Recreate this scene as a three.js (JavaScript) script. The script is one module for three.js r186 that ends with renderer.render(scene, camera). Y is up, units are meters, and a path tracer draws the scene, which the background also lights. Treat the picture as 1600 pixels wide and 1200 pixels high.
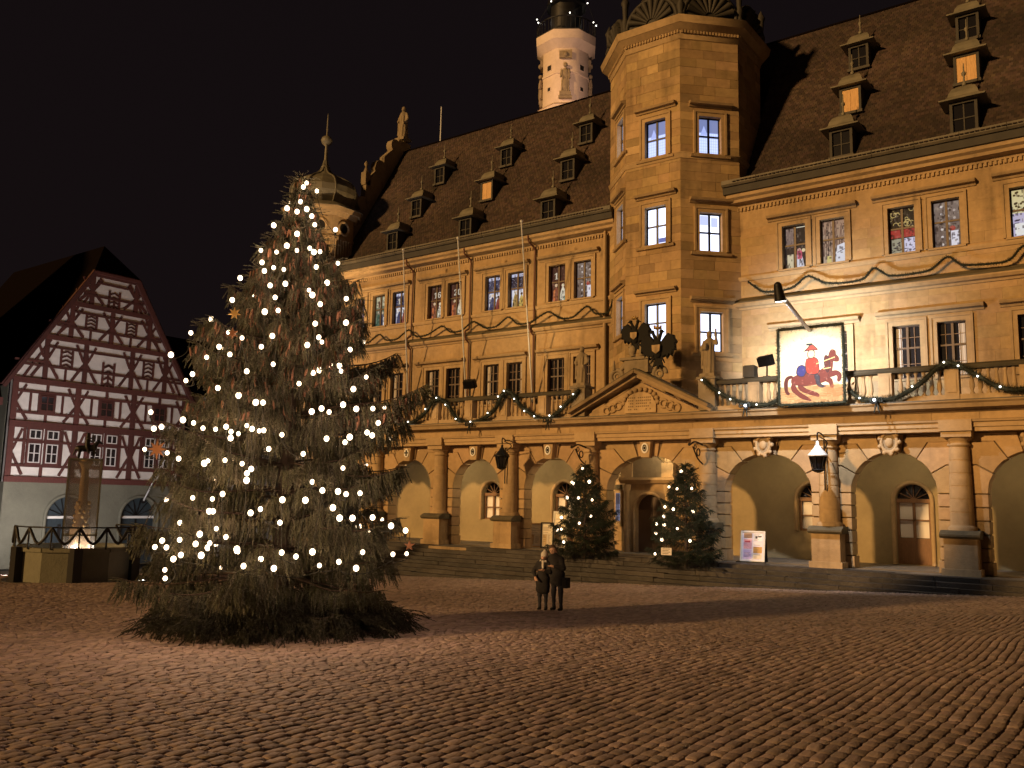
import * as THREE from 'three';
import { mergeGeometries } from 'three/addons/utils/BufferGeometryUtils.js';

// ---------------------------------------------------------------- camera, sky, light
const scene = new THREE.Scene();
const camera = new THREE.PerspectiveCamera(47.27, 4 / 3, 0.1, 400);
camera.rotation.order = 'YXZ';
camera.position.set(0, 2.112, 32);
camera.rotation.set(0.13273866, 0.63597808, 0.02082729);
const renderer = new THREE.WebGLRenderer({ antialias: true });
renderer.toneMapping = THREE.LinearToneMapping;
renderer.toneMappingExposure = 1.0;
renderer.shadowMap.enabled = true;
{ // a town's night sky: almost black, a little warmer near the horizon
  const W = 64, H = 32, d = new Float32Array(W * H * 4);
  for (let y = 0; y < H; y++) for (let x = 0; x < W; x++) {
    const e = (y + 0.5) / H - 0.5, k = Math.exp(-Math.max(0, e) * 5), i = (y * W + x) * 4;
    d[i] = 0.0056 + 0.0016 * k; d[i + 1] = 0.0038 + 0.0008 * k; d[i + 2] = 0.0043 + 0.0008 * k; d[i + 3] = 1;
  }
  const sky = new THREE.DataTexture(d, W, H, THREE.RGBAFormat, THREE.FloatType);
  sky.mapping = THREE.EquirectangularReflectionMapping; sky.magFilter = THREE.LinearFilter; sky.minFilter = THREE.LinearFilter; sky.needsUpdate = true;
  scene.background = sky; scene.environment = sky;
}
const flood = new THREE.DirectionalLight(new THREE.Color(1, 0.57, 0.205), 3.1);
flood.position.set(-17 - 0.32 * 60, 5 + 0.235 * 60, -2 + 0.92 * 60); flood.target.position.set(-17, 5, -2);
flood.castShadow = true; flood.shadow.radius = 6; flood.shadow.mapSize.set(2048, 2048);
Object.assign(flood.shadow.camera, { left: -45, right: 45, top: 40, bottom: -25, near: 1, far: 160 });
scene.add(flood, flood.target);

// ---------------------------------------------------------------- helpers
let seed = 7;
const rnd = () => { seed = (seed + 0x6D2B79F5) | 0; let t = Math.imul(seed ^ (seed >>> 15), 1 | seed); t = (t + Math.imul(t ^ (t >>> 7), 61 | t)) ^ t; return ((t ^ (t >>> 14)) >>> 0) / 4294967296; };
const rr = (a, b) => a + (b - a) * rnd();
const V = (x, y, z) => new THREE.Vector3(x, y, z);
const PI = Math.PI, lerp = THREE.MathUtils.lerp, clamp = THREE.MathUtils.clamp;
const groundY = (x, z) => { const xx = clamp(x, -60, 20); return -0.30 + 0.0376 * xx + 0.0252 * z - 0.12 * Math.exp(-((x + 13) ** 2) / 50 - ((z - 11) ** 2) / 30); };
const used = new Map(), BASE = new WeakMap();
function numbered(n) { const k = used.get(n) || 0; used.set(n, k + 1); return k ? n + '_' + String(k).padStart(3, '0') : n; }
function tag(o, label, category, group, kind) { if (label) o.userData.label = label; if (category) o.userData.category = category; if (group) o.userData.group = group; if (kind) o.userData.kind = kind; return o; }
function thing(name, label, category, base = [0, 0, 0], turn = 0, group) {
  const o = new THREE.Group(); o.name = numbered(name); o.position.set(...base); o.rotation.y = turn; scene.add(o);
  BASE.set(o, turn ? V(0, 0, 0) : o.position.clone()); return tag(o, label, category, group);
}
const baseOf = (o) => { while (o) { if (BASE.has(o)) return BASE.get(o); o = o.parent; } return V(0, 0, 0); };
// C collects geometry (in world axes of its thing) and merges it into ONE mesh
const _m = new THREE.Matrix4();
class C {
  constructor(mat = null) { this.g = []; this.mat = mat; }
  add(geo, tone = 1, m = null) {
    let g = geo.index ? geo.toNonIndexed() : geo.clone();
    for (const k of Object.keys(g.attributes)) if (!['position', 'normal', 'uv'].includes(k)) g.deleteAttribute(k);
    if (m) g.applyMatrix4(m);
    if (this.mat) g.applyMatrix4(this.mat);
    const n = g.attributes.position.count, c = new Float32Array(n * 3), t = Array.isArray(tone) ? tone : [tone, tone, tone];
    for (let i = 0; i < n; i++) { c[i * 3] = t[0]; c[i * 3 + 1] = t[1]; c[i * 3 + 2] = t[2]; }
    g.setAttribute('color', new THREE.BufferAttribute(c, 3)); this.g.push(g); return this;
  }
  box(x0, x1, y0, y1, z0, z1, tone = 1) {
    const g = new THREE.BoxGeometry(Math.abs(x1 - x0), Math.abs(y1 - y0), Math.abs(z1 - z0)); g.translate((x0 + x1) / 2, (y0 + y1) / 2, (z0 + z1) / 2); return this.add(g, tone);
  }
  bar(a, b, r0, r1 = r0, seg = 6, tone = 1) { // tapered round bar between points
    const A = V(...a), B = V(...b), L = A.distanceTo(B), g = new THREE.CylinderGeometry(r1, r0, L, seg); g.translate(0, L / 2, 0);
    const q = new THREE.Quaternion().setFromUnitVectors(V(0, 1, 0), B.clone().sub(A).normalize());
    return this.add(g, tone, new THREE.Matrix4().compose(A, q, V(1, 1, 1)));
  }
  beam(a, b, w, d, tone = 1, up = [0, 0, 1]) { // rectangular bar, width w in the plane, depth d along up
    const A = V(...a), B = V(...b), L = A.distanceTo(B), y = B.clone().sub(A).normalize(), z = V(...up), x = y.clone().cross(z).normalize(); z.copy(x).cross(y);
    const g = new THREE.BoxGeometry(w, L, d), m = new THREE.Matrix4().makeBasis(x, y, z).setPosition(A.add(B).multiplyScalar(0.5)); return this.add(g, tone, m);
  }
  lathe(pts, x, y, z, seg = 16, tone = 1) { const g = new THREE.LatheGeometry(pts.map((p) => new THREE.Vector2(p[0], p[1])), seg); g.translate(x, y, z); return this.add(g, tone); }
  sph(x, y, z, r, tone = 1, sx = 1, sy = 1, sz = 1, w = 12, h = 8) { const g = new THREE.SphereGeometry(r, w, h); g.scale(sx, sy, sz); g.translate(x, y, z); return this.add(g, tone); }
  prof(pts, x0, x1, tone = 1) { // profile given as [z, y], drawn out along x
    const s = new THREE.Shape(pts.map((p) => new THREE.Vector2(-p[0], p[1]))), g = new THREE.ExtrudeGeometry(s, { depth: x1 - x0, bevelEnabled: false });
    g.rotateY(PI / 2); g.translate(x0, 0, 0); return this.add(g, tone);
  }
  shape(pts, z0, z1, tone = 1, holes = [], bevel = 0) {
    const s = new THREE.Shape(pts.map((p) => new THREE.Vector2(...p)));
    for (const h of holes) s.holes.push(new THREE.Path(h.map((p) => new THREE.Vector2(...p))));
    const g = new THREE.ExtrudeGeometry(s, bevel ? { depth: z1 - z0 - bevel, bevelEnabled: true, bevelSize: bevel * 0.7, bevelOffset: -bevel * 0.7, bevelThickness: bevel, bevelSegments: 1, curveSegments: 6 } : { depth: z1 - z0, bevelEnabled: false });
    g.translate(0, 0, z0); return this.add(g, tone);
  }
  tube(pts, r, seg = 40, rad = 6, tone = 1, closed = false) { return this.add(new THREE.TubeGeometry(new THREE.CatmullRomCurve3(pts.map((p) => V(...p)), closed), seg, r, rad, closed), tone); }
  get empty() { return !this.g.length; }
  geo(base) {
    const gs = this.g.map((g) => { if (!g.attributes.uv) g.setAttribute('uv', new THREE.BufferAttribute(new Float32Array(g.attributes.position.count * 2), 2)); return g; });
    const g = mergeGeometries(gs); metricUV(g); if (base) g.translate(-base.x, -base.y, -base.z); return g;
  }
  build(name, mat, parent, label) {
    const m = new THREE.Mesh(this.geo(parent ? baseOf(parent) : null), mat);
    m.name = parent ? name : numbered(name); (parent || scene).add(m); if (label) m.userData.label = label; return m;
  }
}
function metricUV(g) { // uv in metres from the face's main direction
  const p = g.attributes.position, n = g.attributes.normal, u = g.attributes.uv;
  for (let i = 0; i < p.count; i += 3) {
    const nx = Math.abs(n.getX(i) + n.getX(i + 1) + n.getX(i + 2)), ny = Math.abs(n.getY(i) + n.getY(i + 1) + n.getY(i + 2)), nz = Math.abs(n.getZ(i) + n.getZ(i + 1) + n.getZ(i + 2));
    for (let k = i; k < i + 3 && k < p.count; k++) {
      const x = p.getX(k), y = p.getY(k), z = p.getZ(k);
      if (ny > nx && ny > nz) u.setXY(k, x, z); else if (nx > nz) u.setXY(k, z + 0.37, y); else u.setXY(k, x, y);
    }
  }
}
function subGroup(name, parent) { const g = new THREE.Group(); g.name = name; parent.add(g); return g; }

// ---------------------------------------------------------------- textures
const hash2 = (x, y, s) => { let h = (x * 374761393 + y * 668265263 + s * 974711) | 0; h = Math.imul(h ^ (h >>> 13), 1274126177); return ((h ^ (h >>> 16)) >>> 0) / 4294967296; };
function vnoise(x, y, p, s, q = p) { // tileable value noise, period p
  const xi = Math.floor(x), yi = Math.floor(y), fx = x - xi, fy = y - yi, u = fx * fx * (3 - 2 * fx), v = fy * fy * (3 - 2 * fy), w = (a) => ((a % p) + p) % p, wq = (a) => ((a % q) + q) % q;
  return lerp(lerp(hash2(w(xi), wq(yi), s), hash2(w(xi + 1), wq(yi), s), u), lerp(hash2(w(xi), wq(yi + 1), s), hash2(w(xi + 1), wq(yi + 1), s), u), v);
}
const streak = (u, v, s) => 0.55 * vnoise(u * 14, v * 3, 14, s, 3) + 0.3 * vnoise(u * 37, v * 5, 37, s + 3, 5) + 0.15 * vnoise(u * 80, v * 9, 80, s + 5, 9);
const fbm = (u, v, p, oct, s) => { let a = 0, k = 0.5, t = 0; for (let o = 0; o < oct; o++) { a += k * vnoise(u * p, v * p, p, s + o * 17); t += k; k *= 0.55; p *= 2; } return a / t; };
function tex(size, metres, fn, srgb = false) {
  const d = new Uint8Array(size * size * 4);
  for (let y = 0; y < size; y++) for (let x = 0; x < size; x++) { const c = fn(x / size, y / size), i = (y * size + x) * 4; const a = Array.isArray(c) ? c : [c, c, c]; for (let k = 0; k < 3; k++) d[i + k] = clamp(a[k], 0, 1) * 255; d[i + 3] = 255; }
  const t = new THREE.DataTexture(d, size, size); t.wrapS = t.wrapT = THREE.RepeatWrapping; t.magFilter = THREE.LinearFilter; t.minFilter = THREE.LinearMipmapLinearFilter; t.generateMipmaps = true;
  if (metres) t.repeat.set(1 / metres, 1 / metres);
  if (srgb) t.colorSpace = THREE.SRGBColorSpace; t.needsUpdate = true; return t;
}
const tStone = tex(1024, 7.3, (u, v) => { const a = fbm(u, v, 3, 7, 1), b = fbm(u, v, 48, 3, 5), st = streak(u, v, 9), w = fbm(u, v, 5, 3, 71); const k = 0.60 + 0.42 * a + 0.26 * (b - 0.5) - 1.25 * Math.max(0, st - 0.55) * clamp(w * 2.4 - 0.7, 0, 1); return [k, k * 0.985, k * 0.96]; });
const tStoneB = tex(512, 1.7, (u, v) => 0.6 * fbm(u, v, 16, 5, 21) + 0.4 * fbm(u, v, 64, 2, 3));
const tPlaster = tex(256, 3.1, (u, v) => { const a = fbm(u, v, 4, 5, 31), b = fbm(u, v, 24, 3, 37); return 0.72 + 0.3 * a + 0.12 * (b - 0.5); });
const tMoss = tex(256, 1.9, (u, v) => { const a = fbm(u, v, 6, 5, 41); return [0.5 + 0.6 * a, 0.52 + 0.58 * a, 0.45 + 0.5 * a]; });
const tWood = tex(256, 0.8, (u, v) => 0.6 + 0.5 * fbm(u * 1, v * 0.125, 32, 4, 51));
const tRough = tex(256, 2.3, (u, v) => 0.55 + 0.4 * fbm(u, v, 10, 5, 61));
const M = {};
function mat(name, rgb, o = {}) { const m = new THREE.MeshStandardMaterial({ roughness: 0.88, vertexColors: true, ...o }); m.color.setRGB(...rgb); m.name = name; M[name] = m; return m; }
mat('stone', [0.50, 0.35, 0.19], { map: tStone, bumpMap: tStoneB, bumpScale: 0.012 });
mat('trim', [0.51, 0.365, 0.205], { map: tStone, bumpMap: tStoneB, bumpScale: 0.008 });
mat('joint', [0.40, 0.29, 0.17], { map: tStone });
mat('mossy', [0.12, 0.097, 0.066], { map: tMoss, bumpMap: tStoneB, bumpScale: 0.02 });
mat('statueStone', [0.33, 0.26, 0.17], { map: tStone, bumpMap: tStoneB, bumpScale: 0.01 });
mat('loggiaPlaster', [0.36, 0.28, 0.155], { map: tPlaster });
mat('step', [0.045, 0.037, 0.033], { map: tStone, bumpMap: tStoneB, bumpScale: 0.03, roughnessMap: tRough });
mat('paving', [0.19, 0.165, 0.14], { map: tStone, roughnessMap: tRough });
mat('dirt', [0.035, 0.028, 0.022], { map: tMoss });
mat('cobble', [0.37, 0.285, 0.26], { roughness: 1, roughnessMap: tRough, bumpMap: tStoneB, bumpScale: 0.006 });
mat('tile', [0.052, 0.036, 0.029], { roughness: 0.95, vertexColors: false });
mat('tileBase', [0.03, 0.024, 0.016], {});
mat('lead', [0.20, 0.178, 0.15], { map: tMoss, roughness: 0.6 });
mat('slate', [0.042, 0.036, 0.033], { map: tMoss, roughness: 0.7 });
mat('gutter', [0.12, 0.103, 0.088], { map: tMoss, roughness: 0.6, metalness: 0.2 });
mat('frame', [0.010, 0.007, 0.006], { roughness: 0.5 });
mat('frameBrown', [0.075, 0.04, 0.022], { roughness: 0.5 });
mat('whiteFrame', [0.55, 0.52, 0.5], { roughness: 0.6 });
mat('glassDark', [0.012, 0.012, 0.016], { roughness: 0.08 });
mat('void', [0.008, 0.007, 0.007], {});
mat('curtain', [0.62, 0.58, 0.55], { roughness: 1 });
mat('iron', [0.012, 0.011, 0.011], { roughness: 0.5, metalness: 0.4 });
mat('black', [0.006, 0.0055, 0.005], { roughness: 0.9 });
mat('copperPipe', [0.12, 0.045, 0.025], { roughness: 0.5 });
mat('polePaint', [0.62, 0.62, 0.62], { roughness: 0.5 });
mat('oak', [0.22, 0.11, 0.05], { map: tWood, roughness: 0.6 });
mat('shutter', [0.75, 0.47, 0.22], { map: tWood });
mat('timber', [0.095, 0.027, 0.021], { map: tWood, bumpMap: tWood, bumpScale: 0.006, roughness: 0.75 });
mat('plaster', [0.70, 0.66, 0.62], { map: tPlaster, bumpMap: tPlaster, bumpScale: 0.01 });
mat('rubble', [0.165, 0.16, 0.118], { map: tPlaster, bumpMap: tStoneB, bumpScale: 0.02 });
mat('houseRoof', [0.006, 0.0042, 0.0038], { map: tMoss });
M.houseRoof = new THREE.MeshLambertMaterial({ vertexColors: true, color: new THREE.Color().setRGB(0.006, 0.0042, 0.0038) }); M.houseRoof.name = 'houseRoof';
mat('doorTeal', [0.03, 0.045, 0.055], { map: tWood, roughness: 0.6 });
mat('white', [0.75, 0.73, 0.7], { roughness: 0.7 });
mat('bellPlaster', [0.74, 0.6, 0.5], { map: tPlaster });
mat('garland', [0.021, 0.024, 0.011], { side: THREE.DoubleSide });
mat('needle', [0.080, 0.080, 0.052], { side: THREE.DoubleSide, roughness: 0.7 });
mat('needleFir', [0.014, 0.026, 0.013], { side: THREE.DoubleSide, roughness: 0.6 });
mat('bark', [0.06, 0.04, 0.028], { map: tWood });
mat('cone', [0.19, 0.095, 0.06], {});
mat('cable', [0.012, 0.014, 0.01], {});
mat('gold', [0.5, 0.33, 0.12], { roughness: 0.45, metalness: 0.5 });
mat('straw', [0.22, 0.09, 0.035], { roughness: 0.7 });
mat('cloth', [0.017, 0.015, 0.017], { roughness: 0.95 });
mat('denim', [0.02, 0.02, 0.028], { roughness: 0.95 });
mat('skin', [0.5, 0.3, 0.22], { roughness: 0.6 });
mat('hairBrown', [0.07, 0.04, 0.028], { roughness: 0.8 });
mat('knit', [0.5, 0.46, 0.42], { roughness: 1 });
mat('paper', [0.8, 0.76, 0.74], {});
function lamp(name, rgb, k) { const m = mat(name, [0.02, 0.02, 0.02], {}); m.emissive.setRGB(...rgb); m.emissiveIntensity = k; return m; }
lamp('bulb', [1, 0.76, 0.5], 6); lamp('bulbWhite', [1, 0.93, 0.8], 7); lamp('lampWhite', [1, 0.96, 0.86], 8); lamp('lampWarm', [1, 0.8, 0.5], 5); lamp('ledBlue', [0.75, 0.88, 1], 8);
lamp('candle', [1, 0.85, 0.6], 6);
function canvas(w, h, draw) { const c = document.createElement('canvas'); c.width = w; c.height = h; draw(c.getContext('2d'), w, h); const t = new THREE.CanvasTexture(c); t.colorSpace = THREE.SRGBColorSpace; return t; }
function pane(cx, cy, z, w, h, material, parent, name = 'pane', m = null) { // picture plane with uv 0..1
  const g = new THREE.PlaneGeometry(w, h); g.setAttribute('color', new THREE.BufferAttribute(new Float32Array(12).fill(1), 3)); g.translate(cx, cy, z); if (m) g.applyMatrix4(m);
  const b = baseOf(parent); g.translate(-b.x, -b.y, -b.z); const o = new THREE.Mesh(g, material); o.name = name; parent.add(o); return o;
}
const eye = (x, z) => Math.hypot(x, z - 32);
function pointLamp(x, y, z, rgb, k, radius = 1) { const l = new THREE.PointLight(new THREE.Color(...rgb), k, 0, 2); l.position.set(x, y, z); l.castShadow = true; l.shadow.radius = radius; scene.add(l); return l; }
function spotLamp(p, to, rgb, k, angle, pen = 0.5, radius = 2) { const l = new THREE.SpotLight(new THREE.Color(...rgb), k, 0, angle, pen, 2); l.position.set(...p); l.target.position.set(...to); l.castShadow = true; l.shadow.radius = radius; scene.add(l, l.target); return l; }
// ---------------------------------------------------------------- ground: one sheet, cobbles in rows towards the hall, nearest ones singly
const FRONT = 0.72; // front edge of the terrace before the arcade
{
  const g = new THREE.PlaneGeometry(240, 240, 160, 160); g.rotateX(-PI / 2); g.translate(-30, 0, -10);
  const p = g.attributes.position, c = new Float32Array(p.count * 3).fill(1);
  for (let i = 0; i < p.count; i++) p.setY(i, groundY(p.getX(i), p.getZ(i)) - 0.035);
  g.computeVertexNormals(); g.setAttribute('color', new THREE.BufferAttribute(c, 3));
  const u = g.attributes.uv; for (let i = 0; i < p.count; i++) u.setXY(i, p.getX(i), p.getZ(i));
  const plaza = new THREE.Mesh(g, M.dirt); plaza.name = 'ground'; tag(plaza, 'sloping market square paved with worn grey cobbles in wavy rows', null, null, 'structure'); scene.add(plaza);
  const stone = (sx, k) => { // a worn cobble, domed on top
    const b = new THREE.BoxGeometry(1, 1, 1, 6, 2, 6), q = b.attributes.position;
    for (let i = 0; i < q.count; i++) {
      let x = q.getX(i), y = q.getY(i), z = q.getZ(i); const r = 1 - 0.10 * Math.abs(x * 2) ** 4 * Math.abs(z * 2) ** 2;
      const dome = 1 - 0.17 * (Math.abs(x * 2) ** 4) - 0.14 * (Math.abs(z * 2) ** 6); if (y > 0) y = y * dome;
      const w = 0.06 * (hash2(Math.round(x * 9 + 50), Math.round(z * 9 + 50), k) - 0.5); if (y > 0) y += w;
      q.setXYZ(i, x * r, y, z * r * (1 - 0.08 * x * (k % 2 ? 1 : -1)));
    }
    b.computeVertexNormals(); const col = new Float32Array(q.count * 3).fill(1); b.setAttribute('color', new THREE.BufferAttribute(col, 3)); return b;
  };
  const shapes = [stone(1, 1), stone(1, 2), stone(1, 3), stone(1, 4)], spots = [];
  const dirA = -PI / 2 - 0.12, dirB = -PI / 2 - 1.36; // angular window of the lens, with a margin, seen from the camera
  const rowW = 0.122;
  for (let r = -340; r < 80; r++) {
    let z = 31.2 + rnd() * 0.2; const x0 = r * rowW;
    while (z > FRONT + 0.3) {
      const far = eye(x0, z), L = rr(0.13, 0.25) * (far > 22 ? 1.25 : 1); z -= L;
      const zc = z + L / 2, x = x0 + 0.2 * (fbm(x0 * 0.011 + 0.3, zc * 0.016 + 0.7, 8, 3, 77) - 0.5) * 4 + 0.06 * (fbm(x0 * 0.07, zc * 0.07, 16, 2, 79) - 0.5);
      const a = Math.atan2(zc - 32, x); if (a > dirA + 0.35 || a < dirB - 0.3 || far < 2.6 || far > 44) continue;
      if (zc < FRONT + 2.9 && groundY(x, zc) > -0.02 - 0.15 * Math.ceil((zc - FRONT) / 0.32)) { /* visible */ } else if (zc < FRONT + 0.1) continue;
      spots.push([x, zc, L, far]);
    }
  }
  spots.sort((a, b) => a[3] - b[3]);
  const e = new THREE.Euler(), q = new THREE.Quaternion(), mats = [], per = [[], [], [], []], col = new THREE.Color();
  let single = 0;
  const tones = [0.78, 0.9, 1.02, 1.16].map((t, i) => { const m = M.cobble.clone(); m.color.multiplyScalar(t); m.color.b *= 1 - 0.05 * (i % 2); m.name = 'cobble'; return m; });
  for (const [x, z, L, far] of spots) {
    e.set(rr(-0.035, 0.035) + 0.025, rr(-0.07, 0.07), rr(-0.04, 0.04) + 0.037); q.setFromEuler(e);
    const m = new THREE.Matrix4().compose(V(x, groundY(x, z) - 0.062 + rr(-0.006, 0.006), z), q, V(rowW * rr(0.8, 0.9), 0.12, L * rr(0.88, 0.96))), k = (rnd() * 4) | 0;
    const pt = 0.62 + 0.75 * fbm(x * 0.021 + 5, z * 0.021 + 5, 8, 4, 83), a = Math.atan2(z - 32, x), inView = a < -PI / 2 - 0.06 && a > -PI / 2 - 1.25 && far > 3.9;
    if (inView && single < 300) { single++; const o = new THREE.Mesh(shapes[k], tones[(rnd() * 4) | 0]); o.name = 'cobble'; o.applyMatrix4(m); plaza.add(o); }
    else per[k].push([m, rr(0.68, 1.25) * pt]);
  }
  per.forEach((list, k) => {
    const im = new THREE.InstancedMesh(shapes[k], M.cobble, list.length); im.name = 'cobbles'; im.userData.kind = 'stuff';
    list.forEach(([m, t], i) => { im.setMatrixAt(i, m); im.setColorAt(i, col.setRGB(t, t * rr(0.95, 1.0), t * rr(0.88, 1))); }); plaza.add(im);
  });
}
// ---------------------------------------------------------------- terrace and steps before the arcade
{
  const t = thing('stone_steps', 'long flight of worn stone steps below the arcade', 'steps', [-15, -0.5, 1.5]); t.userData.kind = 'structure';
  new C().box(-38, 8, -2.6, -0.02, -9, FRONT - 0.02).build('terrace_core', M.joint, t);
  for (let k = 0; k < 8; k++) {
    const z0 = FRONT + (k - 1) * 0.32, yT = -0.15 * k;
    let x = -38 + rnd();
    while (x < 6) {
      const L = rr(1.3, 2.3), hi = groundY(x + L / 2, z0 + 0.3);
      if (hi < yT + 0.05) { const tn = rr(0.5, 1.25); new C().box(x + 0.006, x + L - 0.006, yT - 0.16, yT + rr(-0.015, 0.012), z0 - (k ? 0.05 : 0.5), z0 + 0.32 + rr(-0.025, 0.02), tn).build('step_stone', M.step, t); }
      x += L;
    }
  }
  for (let x = -37; x < 6; x += 1.25) for (let k = 0; k < 5; k++) { // slabs of the terrace floor
    const z0 = -4.98 + k * 1.04; new C().box(x + 0.006 + (k % 2) * 0.5, x + 1.244 + (k % 2) * 0.5, -0.03, rr(-0.004, 0.004), z0 + 0.006, z0 + 1.034, rr(0.8, 1.1)).build('paving_slab', M.paving, t);
  }
}
// ---------------------------------------------------------------- walls of squared stone with openings
// blocks between x0..x1, y0..y1 leaving holes [x0,x1,y0,y1]; calls put(x0,x1,y0,y1)
function courses(x0, x1, y0, y1, holes, ch, bl, put) {
  const ys = [...new Set([y0, y1, ...holes.flatMap((h) => [h[2], h[3]])])].filter((y) => y >= y0 && y <= y1).sort((a, b) => a - b);
  for (let i = 0; i + 1 < ys.length; i++) {
    const n = Math.max(1, Math.round((ys[i + 1] - ys[i]) / ch));
    for (let k = 0; k < n; k++) {
      const a = lerp(ys[i], ys[i + 1], k / n), b = lerp(ys[i], ys[i + 1], (k + 1) / n), mid = (a + b) / 2;
      let spans = [[x0, x1]];
      for (const h of holes) if (h[2] < mid && h[3] > mid) spans = spans.flatMap(([s, e]) => (h[1] <= s || h[0] >= e ? [[s, e]] : [[s, h[0]], [h[1], e]])).filter(([s, e]) => e - s > 0.02);
      for (const [s, e] of spans) { let x = s; while (x < e - 1e-6) { let L = bl * rr(0.65, 1.35); if (e - x - L < bl * 0.45) L = e - x; put(x, x + L, a, b); x += L; } }
    }
  }
}
// ---------------------------------------------------------------- window pictures (lit from behind) and glass
function art(kind, s) {
  const t = canvas(96, 184, (c, w, h) => {
    let k = s * 999 + 3; const R = () => { k = (k * 16807) % 2147483647; return k / 2147483647; };
    const sky = { night: ['#2a2038', '#3a2c44'], green: ['#8a8a70', '#4a5a4c'], blue: ['#dfe2ff', '#40406a'], red: ['#38191a', '#5a2620'], cream: ['#e8d79a', '#f5edc8'], grey: ['#8a7a72', '#6b5a54'], scroll: ['#1d140c', '#2a1d10'], tree: ['#b08b72', '#c8b09a'], dark: ['#1e1414', '#33241f'] }[kind];
    const g = c.createLinearGradient(0, 0, 0, h); g.addColorStop(0, sky[0]); g.addColorStop(1, sky[1]); c.fillStyle = g; c.fillRect(0, 0, w, h);
    const fig = (x, y, hh, robe, face) => { // a robed figure
      c.fillStyle = robe; c.beginPath(); c.moveTo(x, y - hh * 0.82); c.quadraticCurveTo(x + hh * 0.16, y - hh * 0.7, x + hh * 0.24, y); c.lineTo(x - hh * 0.22, y); c.quadraticCurveTo(x - hh * 0.16, y - hh * 0.7, x, y - hh * 0.82); c.fill();
      c.fillStyle = face; c.beginPath(); c.arc(x, y - hh * 0.88, hh * 0.09, 0, 7); c.fill(); c.fillStyle = 'rgba(20,10,10,.5)'; c.fillRect(x - 1, y - hh * 0.6, 2, hh * 0.5);
    };
    if (kind === 'night') { for (let i = 0; i < 26; i++) { c.fillStyle = R() > 0.5 ? '#a793c8' : '#c9b6b0'; c.fillRect(R() * w, R() * h, 4, 4); } c.fillStyle = '#e6ecff'; c.fillRect(16, 156, 16, 26); c.fillRect(66, 140, 12, 40); fig(44, 170, 70, '#4a3560', '#caa'); }
    if (kind === 'green') { c.fillStyle = '#c9c2a0'; c.fillRect(8, 8, 34, 60); c.fillRect(54, 10, 36, 50); c.fillStyle = '#5c3028'; c.fillRect(22, 30, 12, 40); fig(26, 180, 92, '#2f5a4e', '#d8c8b0'); fig(58, 176, 84, '#3c4460', '#c8b8a0'); c.fillStyle = '#fff'; c.fillRect(64, 128, 22, 52); }
    if (kind === 'blue') { c.fillStyle = s % 2 ? '#30365a' : '#20203a'; c.fillRect(0, 20, w, 66); for (let i = 0; i < 40; i++) { c.fillStyle = '#dfe4ff'; c.fillRect(R() * w, 20 + R() * 64, 2.5, 2.5); } c.fillStyle = '#f4f4ff'; c.fillRect(8, 90, 84, 92); fig(30, 182, 92, s % 2 ? '#34406e' : '#b08c4a', '#f0d8c0'); fig(68, 182, 80, s % 2 ? '#8a3c38' : '#d8b860', '#4a3020'); }
    if (kind === 'red') { c.fillStyle = '#5a2a20'; c.fillRect(0, 90, w, 94); fig(28, 182, 96, '#8c4a36', '#e8c8a0'); fig(68, 182, 92, '#f3ead2', '#f6e6c0'); c.fillStyle = '#d8703a'; c.fillRect(12, 120, 10, 60); c.fillStyle = '#8fd8c8'; c.fillRect(74, 156, 14, 22); }
    if (kind === 'cream') { for (let i = 0; i < 26; i++) { c.fillStyle = '#4a3a22'; c.beginPath(); c.arc(10 + R() * 76, 8 + R() * 70, 4, 0, 7); c.fill(); } c.fillStyle = '#cfc6e6'; c.fillRect(0, 92, w, 92); c.fillStyle = '#3a3450'; for (let i = 0; i < 12; i++) c.fillRect(R() * w, 96 + R() * 80, 14, 5); c.fillStyle = '#fff'; c.fillRect(10, 130, 30, 46); }
    if (kind === 'grey') { for (let i = 0; i < 16; i++) { c.fillStyle = i % 3 ? '#c4b4ac' : '#e8dedc'; c.beginPath(); c.arc(30 + (i % 3) * 22, 20 + i * 10, 5, 0, 7); c.fill(); } c.fillStyle = '#f6f2ff'; c.fillRect(60, 120, 26, 60); c.fillStyle = '#b04038'; c.beginPath(); c.arc(66, 110, 10, 0, 7); c.fill(); }
    if (kind === 'scroll') { c.strokeStyle = '#d6b870'; c.lineWidth = 3; for (let i = 0; i < 22; i++) { c.beginPath(); const x = R() * w, y = R() * 84; c.arc(x, y, 5 + R() * 9, R() * 6, R() * 6 + 4); c.stroke(); } c.fillStyle = '#b43a34'; c.fillRect(0, 86, w, 32); c.fillStyle = '#e8e4ff'; c.fillRect(52, 122, 40, 60); c.fillStyle = '#a8a48c'; c.fillRect(6, 122, 36, 60); c.fillStyle = '#222030'; for (let i = 0; i < 24; i++) c.fillRect(6 + R() * 84, 122 + R() * 58, 7, 3); }
    if (kind === 'tree') { c.strokeStyle = '#5c3a30'; c.lineWidth = 2; for (let i = 0; i < 26; i++) { const x = R() * w; c.beginPath(); c.moveTo(x, 150); c.quadraticCurveTo(x + 10 * (R() - 0.5), 90, x + 30 * (R() - 0.5), R() * 100); c.stroke(); } c.fillStyle = '#f4f4ff'; c.beginPath(); c.moveTo(46, 184); c.lineTo(60, 110); c.lineTo(94, 100); c.lineTo(94, 184); c.fill(); c.fillStyle = '#e9d68a'; c.fillRect(18, 150, 18, 30); c.strokeStyle = '#4a4a6a'; c.beginPath(); c.moveTo(60, 140); c.lineTo(90, 128); c.stroke(); }
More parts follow.
